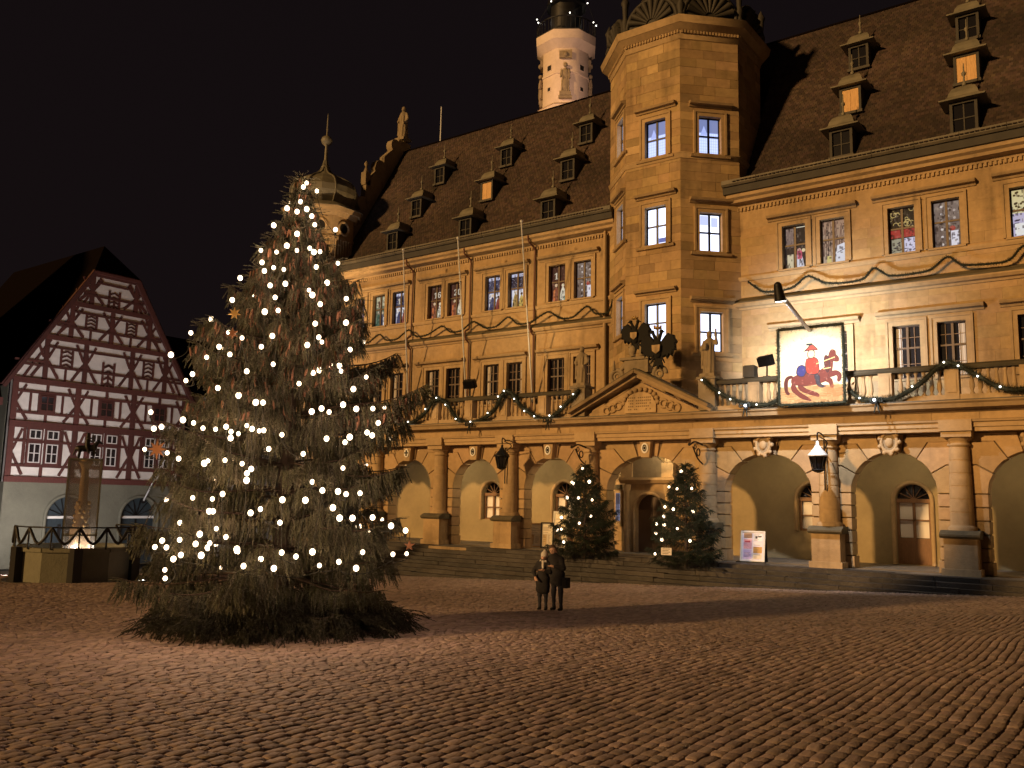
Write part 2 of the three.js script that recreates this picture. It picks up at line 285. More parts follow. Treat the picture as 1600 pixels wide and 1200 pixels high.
    if (kind === 'dark') { c.fillStyle = '#86706a'; c.fillRect(8, 8, 32, 82); c.fillStyle = '#f2ead0'; c.fillRect(52, 0, 44, 8); c.fillStyle = '#e6d8b4'; c.fillRect(12, 120, 26, 62); fig(62, 180, 86, '#f0f0ff', '#f0b8a8'); c.fillStyle = '#d85a78'; c.fillRect(54, 108, 20, 36); c.fillStyle = '#f4dcae'; c.beginPath(); c.arc(80, 108, 8, 0, 7); c.fill(); }
    for (let i = 0; i < 190; i++) { c.fillStyle = R() > 0.55 ? 'rgba(18,10,12,.42)' : 'rgba(240,220,190,.16)'; const a = R() * w, b = R() * h; c.fillRect(a, b, 2 + R() * 7, 3 + R() * 12); } // leads and painted detail
    const num = { 3: '1', 4: '16', 5: '20', 8: '1' }[s];
    if (num) { c.fillStyle = '#e9dfc8'; c.font = 'bold 46px serif'; c.textAlign = 'center'; c.fillText(num, num === '1' ? 28 : 48, 66); }
  });
  const m = new THREE.MeshStandardMaterial({ vertexColors: true, roughness: 1, emissiveMap: t, emissive: new THREE.Color(1, 1, 1), emissiveIntensity: 0.7 }); m.color.setRGB(0.02, 0.02, 0.02); return m;
}
function litMat(s, tint) { // a bright room behind leaded glass
  const t = canvas(96, 160, (c, w, h) => {
    c.fillStyle = '#f7f6ff'; c.fillRect(0, 0, w, h); let k = s * 77 + 5; const R = () => { k = (k * 16807) % 2147483647; return k / 2147483647; };
    if (s === 0 || s === 3) { c.fillStyle = '#d4dcff'; c.fillRect(0, 0, w, h); c.fillStyle = '#767c9c'; c.fillRect(4, 4, w - 8, 58); c.fillStyle = '#a8b0d8'; c.beginPath(); c.moveTo(14, 70); c.lineTo(30, 30); c.lineTo(46, 70); c.fill(); c.strokeStyle = '#9fa8d0'; for (let x = 0; x < w; x += 9) { c.beginPath(); c.moveTo(x, 60); c.lineTo(x, h); c.stroke(); } for (let y = 60; y < h; y += 12) { c.beginPath(); c.moveTo(0, y); c.lineTo(w, y); c.stroke(); } }
    else { c.strokeStyle = '#e2e4f4'; for (let x = 0; x < w; x += 9) { c.beginPath(); c.moveTo(x, 0); c.lineTo(x, h); c.stroke(); } c.fillStyle = tint; if (s % 2) c.fillRect(w * 0.55, h * 0.82, w * 0.45, h * 0.12); else { c.globalAlpha = 0.5; c.fillRect(w * 0.1, 6, w * 0.35, 40); c.fillRect(w * 0.6, 12, w * 0.3, 40); } }
  });
  const m = new THREE.MeshStandardMaterial({ vertexColors: true, roughness: 1, emissiveMap: t, emissive: new THREE.Color(0.88, 0.95, 1.12), emissiveIntensity: s === 0 || s === 3 ? 1.25 : 2.0 }); m.color.setRGB(0.03, 0.03, 0.03); return m;
}
// a stone-framed casement in a wall whose face is local z = 0 (outside +z); kind: material for the glass
function casement(parent, cx, y0, w, h, glass, mx, opt = {}) {
  const g = subGroup('window', parent), c = (n) => new C(mx), s = 0.17;
  const st = c(); // jambs, lintel, sill with a step
  st.box(cx - w / 2 - s, cx - w / 2, y0 - 0.02, y0 + h + s, -0.3, 0.055).box(cx + w / 2, cx + w / 2 + s, y0 - 0.02, y0 + h + s, -0.3, 0.055).box(cx - w / 2, cx + w / 2, y0 + h, y0 + h + s, -0.3, 0.055);
  st.box(cx - w / 2 - s - 0.09, cx - w / 2 - s, y0 - 0.02, y0 + h + s + 0.09, -0.1, 0.095, 0.94).box(cx + w / 2 + s, cx + w / 2 + s + 0.09, y0 - 0.02, y0 + h + s + 0.09, -0.1, 0.095, 0.94).box(cx - w / 2 - s, cx + w / 2 + s, y0 + h + s, y0 + h + s + 0.09, -0.1, 0.095, 0.94);
  st.box(cx - w / 2 - s, cx + w / 2 + s, y0 - 0.1, y0 - 0.02, -0.3, 0.10, 0.9).build('surround', M.trim, g);
  const f = c(), b = 0.055, ty = y0 + h * (opt.transom ?? 0.55), z0 = -0.24, z1 = -0.17;
  f.box(cx - w / 2, cx - w / 2 + b, y0, y0 + h, z0, z1).box(cx + w / 2 - b, cx + w / 2, y0, y0 + h, z0, z1).box(cx - w / 2 + b, cx + w / 2 - b, y0, y0 + b, z0, z1).box(cx - w / 2 + b, cx + w / 2 - b, y0 + h - b, y0 + h, z0, z1);
  f.box(cx - 0.045, cx + 0.045, y0 + b, y0 + h - b, z0, z1 + 0.015).box(cx - w / 2 + b, cx - 0.045, ty - 0.035, ty + 0.035, z0, z1 + 0.01).box(cx + 0.045, cx + w / 2 - b, ty - 0.035, ty + 0.035, z0, z1 + 0.01);
  if (opt.bars) for (const sx of [-1, 1]) { const xm = cx + sx * (w / 4); f.box(xm - 0.012, xm + 0.012, y0 + b, y0 + h - b, z0 + 0.01, z1 - 0.02, 2); for (const q of [0.28, 0.78]) f.box(xm - w / 4 + 0.05, xm + w / 4 - 0.03, y0 + h * q - 0.012, y0 + h * q + 0.012, z0 + 0.01, z1 - 0.02, 2); }
  f.build('frame', opt.brown ? M.frameBrown : M.frame, g);
  pane(cx, y0 + h / 2, -0.225, w - 0.02, h - 0.02, glass, g, 'pane', mx);
  if (opt.curtain) { // hanging folds seen through the glass
    for (const side of opt.curtain) { const cu = c(); for (let i = 0; i < 4; i++) { const x = cx + side * (w / 2 - 0.1 - i * 0.055); cu.box(x - 0.03, x + 0.03, y0 + 0.07, ty - 0.05, -0.223, -0.205 - (i % 2) * 0.01, 0.75 + 0.25 * (i % 2)).box(x - 0.03, x + 0.03, ty + 0.05, y0 + h - 0.08, -0.223, -0.205 - (i % 2) * 0.01, 0.7 + 0.25 * (i % 2)); } cu.build('curtain', M.curtain, g); }
  }
  return g;
}
// ---------------------------------------------------------------- town hall: two wings behind the arcade
const ZW = -5, artCache = {};
const A_ = (k, s) => (artCache[k + s] ||= art(k, s));
const hall = thing('town_hall', 'long sandstone town hall with tall dark tiled roof and rows of dormers', 'town hall', [-20, 0, -5]);
{
  const W = 1.02, up = (x, g, o = {}) => ({ x, y: 12.4, h: 1.92, g, o: { brown: true, ...o } }), lo = (x, o = {}) => ({ x, y: 7.25, h: 2.15, g: M.glassDark, o: { bars: true, brown: true, transom: 0.58, ...o } });
  const wins = [up(-39.12, A_('night', 1)), up(-37.43, A_('green', 2)), up(-35.76, A_('blue', 3)), up(-32.95, A_('red', 4)), up(-31.45, A_('red', 5)), up(-28.75, A_('blue', 7)), up(-27.18, A_('blue', 6)), up(-24.54, A_('red', 8)), up(-22.99, A_('grey', 9)),
    up(-12.22, A_('dark', 10)), up(-10.58, A_('tree', 11)), up(-7.84, A_('scroll', 12)), up(-6.19, A_('grey', 13)), up(-3.46, A_('cream', 14)), up(-1.85, A_('tree', 15)),
    lo(-39.1), lo(-37.36, { curtain: [-1] }), lo(-35.68, { curtain: [-1] }), lo(-32.9, { curtain: [-1] }), lo(-31.38), lo(-28.7, { curtain: [-1] }), lo(-27.16, { curtain: [1] }), lo(-24.53), lo(-22.97),
    lo(-12.22), lo(-10.6), lo(-7.81, { curtain: [-1] }), lo(-6.17, { curtain: [1] }), lo(-3.41, { curtain: [1] }), lo(-1.8)];
  const at = new THREE.Matrix4().makeTranslation(0, 0, ZW), holes = wins.map((w) => [w.x - W / 2 - 0.17, w.x + W / 2 + 0.17, w.y - 0.02, w.y + w.h + 0.17]);
  for (const w of wins) casement(hall, w.x, w.y, W, w.h, w.g, at, w.o);
  // walls
  const core = new C(), smooth = new C(); let blocks = 0;
  const wall = (x0, x1, single) => courses(x0, x1, 4.6, 15.62, holes.filter((h) => h[1] > x0 && h[0] < x1), 0.44, 0.95, (a, b, y0, y1) => {
    const tone = rr(0.9, 1.08), out = rr(-0.003, 0.004);
    if (single && y0 > 6.6 && blocks < 300) { blocks++; new C().box(a + 0.002, b - 0.002, y0 + 0.002, y1 - 0.002, ZW - 0.3, ZW + out, [tone, tone * rr(0.96, 1.02), tone * rr(0.9, 1.02)]).build('stone_block', M.stone, hall); }
    else smooth.box(a + 0.0008, b - 0.0008, y0 + 0.0008, y1 - 0.0008, ZW - 0.3, ZW + out * 0.25, 1 + (tone - 1) * 0.35);
  });
  wall(-41.7, -20.6); wall(-15.4, 5.5, true);
  smooth.build('wall_masonry', M.stone, hall).userData.kind = 'stuff';
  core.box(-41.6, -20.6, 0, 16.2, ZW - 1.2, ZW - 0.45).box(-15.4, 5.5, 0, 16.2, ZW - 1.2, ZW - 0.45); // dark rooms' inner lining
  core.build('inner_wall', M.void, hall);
  new C().box(-41.7, -41.2, 0, 16.2, -17.8, ZW - 0.3).box(-41.2, 5.5, 0, 16.2, -17.8, -17.3).build('rear_wall', M.stone, hall);
  // mouldings, wing by wing
  for (const [x0, x1] of [[-41.75, -20.9], [-15.05, 5.5]]) {
    new C().prof([[ZW, 12.1], [ZW + 0.05, 12.1], [ZW + 0.09, 12.2], [ZW + 0.09, 12.28], [ZW, 12.3]], x0, x1).build('sill_course', M.trim, hall);
    new C().prof([[ZW, 10.78], [ZW + 0.06, 10.78], [ZW + 0.1, 10.86], [ZW + 0.22, 10.9], [ZW + 0.3, 11.0], [ZW + 0.3, 11.06], [ZW, 11.06]], x0, x1).build('string_course', M.trim, hall);
    new C().prof([[ZW, 11.06], [ZW + 0.31, 11.06], [ZW + 0.29, 11.12], [ZW, 11.33]], x0, x1).build('weathered_ledge', M.mossy, hall);
    new C().prof([[ZW, 15.5], [ZW + 0.06, 15.5], [ZW + 0.1, 15.62], [ZW + 0.42, 15.66], [ZW + 0.46, 15.78], [ZW + 0.6, 15.86], [ZW + 0.62, 16.02], [ZW, 16.02]], x0, x1).build('eaves_cornice', M.trim, hall);
    const dn = new C(); for (let x = x0 + 0.1; x < x1 - 0.1; x += 0.17) dn.box(x, x + 0.09, 15.34, 15.5, ZW, ZW + 0.085); dn.build('dentil_course', M.trim, hall).userData.kind = 'stuff';
    new C().prof([[ZW + 0.3, 16.02], [ZW + 0.72, 16.02], [ZW + 0.78, 16.32], [ZW + 0.3, 16.34]], x0 - 0.1, x1).build('fascia', M.slate, hall);
    for (let x = x0 - 0.1; x < x1 - 0.2; x += 1.62) { const e = Math.min(x + 1.6, x1); new C().prof([[ZW + 0.62, 16.33], [ZW + 0.86, 16.33], [ZW + 0.92, 16.42], [ZW + 0.92, 16.6], [ZW + 0.86, 16.62], [ZW + 0.6, 16.5]], x, e, rr(0.85, 1.15)).build('gutter_section', M.gutter, hall); }
  }
  for (const [x0, x1, y] of [[-40.4, -34.86, 14.84], [-34.15, -30.55, 14.84], [-29.93, -26.3, 14.84], [-25.66, -22.02, 14.84], [-13.35, -9.55, 14.86], [-8.92, -5.07, 14.9], [-4.5, -0.7, 14.94],
    [-40.4, -34.88, 9.88], [-34.15, -30.6, 9.88], [-29.9, -26.35, 9.86], [-25.69, -22.0, 9.88], [-13.37, -9.57, 9.94], [-8.93, -5.0, 9.98], [-4.47, -0.7, 9.98]]) {
    new C().prof([[ZW, y - 0.24], [ZW + 0.05, y - 0.24], [ZW + 0.09, y - 0.15], [ZW + 0.26, y - 0.12], [ZW + 0.3, y - 0.04], [ZW + 0.3, y], [ZW, y + 0.07]], x0, x1, 0.86).build('window_hood', M.trim, hall);
    new C().box(x0 + 0.42, x1 - 0.42, y - 0.42, y - 0.27, ZW, ZW + 0.03).build('frieze_band', M.trim, hall);
  }
  // roof: flared foot, steep slope with flat tiles, ridge, far slope
  const foot = [-4.12, 16.5], knee = [-5.7, 17.12], ridge = [-11.15, 26.42];
  for (const [x0, x1] of [[-41.9, -21.0], [-21.0, -14.7], [-14.7, 5.5]]) {
    const mid = x0 === -21.0, pts = mid ? [[-9.7, 23.94], ridge, [-18.2, 16.4], [-18.0, 16.2], [-11.15, 26.1], [-9.75, 23.7]] : [foot, knee, ridge, [-18.2, 16.4], [-18.0, 16.2], [-11.15, 26.1], [-5.75, 16.9], [-4.14, 16.36]];
    new C().prof(pts, x0, x1).build('roof', M.tileBase, hall);
  }
  const tg = new THREE.BoxGeometry(1, 1, 1), tiles = [[], [], []];
  { const p = tg.attributes.position; for (let i = 0; i < p.count; i++) if (p.getY(i) < 0) p.setX(i, p.getX(i) * 0.8); tg.computeVertexNormals(); }
  const laySlope = (x0, x1, a, b) => {
    const L = Math.hypot(b[0] - a[0], b[1] - a[1]), ang = Math.atan2(b[1] - a[1], -(b[0] - a[0])), n = Math.round(L / 0.165);
    for (let r = 0; r < n; r++) for (let x = x0 + (r % 2) * 0.09; x < x1; x += 0.18) {
      const t = (r + 0.5) / n, y = lerp(a[1], b[1], t), z = lerp(a[0], b[0], t);
      if (x > -21.3 && x < -14.6 && z > -9.8) continue;
      const m = new THREE.Matrix4().compose(V(x, y + 0.03, z + 0.03), new THREE.Quaternion().setFromEuler(new THREE.Euler(-(PI / 2 - ang) + 0.09 + rr(-0.02, 0.02), rr(-0.03, 0.03), rr(-0.02, 0.02))), V(0.172, 0.36, 0.022));
      tiles[0].push([m, x, y]);
    }
  };
  for (const [x0, x1] of [[-41.9, 5.4]]) { laySlope(x0, x1, foot, knee); laySlope(x0, x1, knee, ridge); }
  { const im = new THREE.InstancedMesh(tg, M.tile, tiles[0].length), col = new THREE.Color(), b = BASE.get(hall); im.name = 'roof_tiles'; im.userData.kind = 'stuff';
    tiles[0].forEach(([m, x, y], i) => { m.elements[12] -= b.x; m.elements[13] -= b.y; m.elements[14] -= b.z; im.setMatrixAt(i, m); const k = rr(0.55, 1.35) * (0.35 + 1.3 * fbm(x * 0.031 + 9, y * 0.05 + 3, 8, 3, 91)); im.setColorAt(i, col.setRGB(k, k * rr(0.86, 1.02), k * rr(0.8, 1.05))); }); hall.add(im); }
  for (let x = -41.8; x < 5; x += 0.42) new C().prof([[-11.02, 26.4], [-11.15, 26.56], [-11.28, 26.4], [-11.15, 26.36]], x, x + 0.41, rr(0.8, 1.2)).build('ridge_tile', M.houseRoof, hall);
  // left gable with scrolled steps
  const gp = [[-5, 15.9], [-5.05, 17.0], [-5.7, 18.2], [-6.25, 18.5], [-6.3, 19.9], [-7.2, 21.3], [-7.55, 21.5], [-7.6, 23.0], [-8.5, 24.3], [-9.15, 24.5], [-9.2, 25.5], [-10.0, 26.3], [-10.5, 26.5], [-10.55, 27.2]];
  const full = [...gp, ...gp.map(([z, y]) => [-22.3 - z, y]).reverse()];
  new C().prof(full, -42.2, -41.75).build('scrolled_gable', M.statueStone, hall);
  for (const [z, y] of [[-5.95, 18.5], [-7.4, 21.5], [-8.9, 24.5], [-10.3, 26.5]]) new C().add(new THREE.CylinderGeometry(0.5, 0.5, 0.5, 16).rotateZ(PI / 2), 1, new THREE.Matrix4().makeTranslation(-41.98, y + 0.1, z)).build('gable_scroll', M.statueStone, hall);
  for (const [z, y] of [[-5.5, 18.1], [-7.75, 23.0]]) new C().box(-42.2, -41.75, y, y + 0.9, z - 0.23, z + 0.22).lathe([[0.001, 1.75], [0.05, 1.7], [0.16, 1.5], [0.05, 1.3], [0.1, 1.2], [0.18, 0.95], [0.22, 0.88]], -41.97, y, z, 10).build('obelisk', M.statueStone, hall);
  // dormers: front, cheeks, bell-shaped metal roof, finial
  const roofZ = (y) => -5.2 - (y - 16.3) / 1.704;
  const dormer = (x, y, s, open, big) => {
    const g = subGroup('dormer', hall), w = 0.46 * s, h = 1.18 * s, zf = roofZ(y) + 0.24, zb = roofZ(y + h) - 0.1, c = new C();
    c.box(x - w, x - w + 0.11, y, y + h, zf - 0.16, zf).box(x + w - 0.11, x + w, y, y + h, zf - 0.16, zf).box(x - w + 0.11, x + w - 0.11, y + h - 0.12, y + h, zf - 0.16, zf).box(x - w - 0.05, x + w + 0.05, y - 0.12, y, zf - 0.3, zf + 0.08, 1.8);
    const cheek = (sx) => { const s0 = new THREE.Shape([[zf - 0.16, y], [zf - 0.16, y + h], [zb, y + h], [roofZ(y) - 0.1, y]].map((p) => new THREE.Vector2(-p[0], p[1]))), e = new THREE.ExtrudeGeometry(s0, { depth: 0.06, bevelEnabled: false }); e.rotateY(PI / 2); e.translate(sx, 0, 0); c.add(e); };
    cheek(x - w); cheek(x + w - 0.06); c.build('dormer_front', M.slate, g);
    if (open) { const sh = new C(); sh.box(x - w + 0.12, x - 0.006, y + 0.02, y + h - 0.14, zf - 0.09, zf - 0.04).box(x + 0.006, x + w - 0.12, y + 0.02, y + h - 0.14, zf - 0.09, zf - 0.04); sh.build('shutter', M.shutter, g); }
    else { const sh = new C().box(x - w + 0.11, x + w - 0.11, y, y + h - 0.12, zf - 0.14, zf - 0.11); sh.build('pane', M.glassDark, g); const b = new C().box(x - 0.025, x + 0.025, y, y + h - 0.12, zf - 0.11, zf - 0.07).box(x - w + 0.11, x + w - 0.11, y + 0.5 * s, y + 0.54 * s, zf - 0.11, zf - 0.075); b.build('glazing_bar', M.slate, g); }
    const ov = 0.3 * s, rings = [[1.0, 0], [1.02, 0.05], [0.8, 0.12], [0.68, 0.24], [0.62, 0.42], [0.5, 0.6], [0.28, 0.74], [0.001, 0.8]], rg = new C(), pos = [], X0 = x - w - ov, X1 = x + w + ov, Z1 = zf + ov * 0.9, Z0 = roofZ(y + h + 0.25 * s) - 0.35;
    const ring = rings.map(([k, yy]) => { const cx = x, hx = ((X1 - X0) / 2) * k, zt = lerp((zf + zb) / 2 - 0.2, Z1, k); return [[cx - hx, y + h + yy * s, Z0], [cx - hx, y + h + yy * s, zt], [cx + hx, y + h + yy * s, zt], [cx + hx, y + h + yy * s, Z0]]; });
    for (let i = 0; i + 1 < ring.length; i++) for (let k = 0; k < 3; k++) { const a = ring[i][k], b = ring[i][k + 1], d = ring[i + 1][k], e = ring[i + 1][k + 1]; pos.push(...a, ...b, ...e, ...a, ...e, ...d); }
    const r0 = ring[0]; pos.push(...r0[0], ...r0[2], ...r0[1], ...r0[0], ...r0[3], ...r0[2]);
    const bg = new THREE.BufferGeometry(); bg.setAttribute('position', new THREE.Float32BufferAttribute(pos, 3)); bg.computeVertexNormals(); rg.add(bg); rg.build('dormer_roof', M.lead, g);
    const zt = (zf + zb) / 2 - 0.1; new C().lathe([[0.07, 0], [0.1, 0.08], [0.04, 0.16], [0.035, 0.4], [0.09, 0.48], [0.09, 0.55], [0.03, 0.62], [0.02, 0.95], [0.001, 0.98]], x, y + h + 0.76 * s, zt + 0.12, 8).build('finial', M.lead, g);
  };
  for (const [x, y, s, o] of [[-37.05, 17.2, 0.98], [-36.5, 19.65, 0.95], [-35.95, 22.15, 0.92], [-31.15, 16.95, 1], [-30.9, 19.65, 0.98, 1], [-30.65, 22.2, 0.95], [-25.45, 16.95, 1.02], [-25.3, 19.75, 1], [-25.1, 22.4, 0.95], [-10.25, 17.2, 1.05], [-10.2, 19.78, 1.02, 1], [-10.2, 22.6, 0.98], [-5.45, 17.15, 1.1], [-5.5, 19.95, 1.06, 1], [-5.6, 22.6, 1], [-0.6, 17.2, 1.1], [-0.7, 19.95, 1.06]]) dormer(x, y, s, o);
  // rain pipes and roof pole
  for (const [x, y1] of [[-34.6, 15.4], [-30.25, 15.4], [-25.9, 15.4]]) new C().tube([[x - 0.12, 16.0, ZW + 0.62], [x - 0.1, 15.7, ZW + 0.6], [x, 15.35, ZW + 0.14], [x, 14.9, ZW + 0.12]], 0.05, 14).bar([x, 14.9, ZW + 0.12], [x, 11.5, ZW + 0.12], 0.05).tube([[x, 11.5, ZW + 0.12], [x - 0.06, 11.3, ZW + 0.38], [x - 0.04, 10.95, ZW + 0.38], [x, 10.7, ZW + 0.12]], 0.05, 12).bar([x, 10.7, ZW + 0.12], [x, 5.8, ZW + 0.12], 0.05).build('rain_pipe', M.copperPipe, hall);
  new C().bar([-21.62, 15.6, ZW + 0.16], [-21.62, 5.8, ZW + 0.16], 0.075).box(-21.55, -21.5, 15.4, 5.8, ZW, ZW + 0.2, 0.2).build('rain_pipe', M.trim, hall);
  new C().bar([-38.4, 26.4, -11.15], [-38.4, 29.0, -11.15], 0.05, 0.04).build('roof_pole', M.polePaint, hall);
  // corner turret with onion roof
  const tx = -43.25, tz = -5.3, oct = (r) => { const g = []; for (let i = 0; i < 8; i++) { const a = (i + 0.5) * PI / 4; g.push([Math.cos(a) * r, Math.sin(a) * r]); } return g; };
  const TS = 0.82, TD = -0.55, prism = (r0, y0, y1, c, tone = 1, r1 = r0) => c.add(new THREE.CylinderGeometry(TS * r1 / Math.cos(PI / 8), TS * r0 / Math.cos(PI / 8), y1 - y0, 8).rotateY(PI / 8).translate(tx, (y0 + y1) / 2 + (y0 > 10 ? TD : 0), tz), tone);
  const tw = subGroup('corner_turret', hall), tc = new C(); prism(2.45, 4, 20.2, tc); tc.build('turret_wall', M.trim, tw);
  for (const l of [[[2.55, 17.55, 17.75, 2.55]], [[2.55, 18.95, 19.1, 2.55]], [[2.6, 20.45, 20.7, 2.75], [2.95, 20.7, 20.95, 3.05]]]) { const tm = new C(); for (const [a, b, d, e] of l) prism(a, b, d, tm, 1, e); tm.build('turret_moulding', M.trim, tw); }
  const te = new C(); prism(3.15, 20.95, 21.15, te, 1, 2.9); prism(2.9, 21.15, 21.4, te, 1, 2.3); te.build('turret_eaves', M.lead, tw);
  const onion = [[2.2, 21.4], [2.5, 21.75], [2.72, 22.2], [2.7, 22.65], [2.35, 23.15], [1.7, 23.55], [1.0, 23.85], [0.5, 24.2], [0.22, 24.7], [0.12, 25.1]].map(([r, y]) => [r * TS, 21.4 + TD + (y - 21.4) * 0.9]);
  for (let i = 0; i < 8; i++) { // eight swelling panels with a raised seam
    const pos = [], a0 = (i + 0.5) * PI / 4, a1 = a0 + PI / 4, c = new C();
    for (let k = 0; k + 1 < onion.length; k++) { const [r0, y0] = onion[k], [r1, y1] = onion[k + 1], P = (r, a, y, bl = 1) => [tx + Math.cos(a) * r * bl, y, tz + Math.sin(a) * r * bl], am = (a0 + a1) / 2, b = 1.0; const q = (aa, ab) => pos.push(...P(r0, aa, y0), ...P(r1, ab, y1), ...P(r0, ab, y0), ...P(r0, aa, y0), ...P(r1, aa, y1), ...P(r1, ab, y1)); q(a0, am); q(am, a1); }
    const bg = new THREE.BufferGeometry(); bg.setAttribute('position', new THREE.Float32BufferAttribute(pos, 3)); bg.computeVertexNormals(); c.add(bg, rr(0.9, 1.1)); c.tube(onion.map(([r, y]) => [tx + Math.cos(a0) * r, y, tz + Math.sin(a0) * r]), 0.07, 24, 5, 0.75); c.build('onion_panel', M.lead, tw);
  }
  new C().lathe([[0.2, 24.6], [0.3, 24.75], [0.12, 24.9], [0.09, 26.2], [0.32, 26.4], [0.38, 26.6], [0.3, 26.8], [0.06, 26.95], [0.03, 28.4], [0.001, 28.5]], tx, -1.0, tz, 12).build('turret_finial', M.lead, tw);
  for (const a of [0, PI / 4, PI / 2]) { const mx = new THREE.Matrix4().makeTranslation(tx, 0, tz).multiply(new THREE.Matrix4().makeRotationY(a)).multiply(new THREE.Matrix4().makeTranslation(0, TD, 2.45 * TS));
    new C(mx).add(new THREE.TorusGeometry(0.42, 0.1, 8, 20).translate(0, 19.75, 0.02)).build('oculus_ring', M.trim, tw); new C(mx).add(new THREE.CylinderGeometry(0.4, 0.4, 0.06, 20).rotateX(PI / 2).translate(0, 19.75, 0)).build('oculus_glass', M.void, tw);
    for (let k = -3; k <= 3; k++) new C(mx).lathe([[0.09, 17.76], [0.06, 17.85], [0.09, 18.1], [0.055, 18.6], [0.05, 18.85], [0.09, 18.94]], k * 0.22, 0, 0.06, 8).build('colonnette', M.trim, tw);
    casement(tw, 0, 14.2, 0.8, 2.2, M.glassDark, mx, {}); }
}
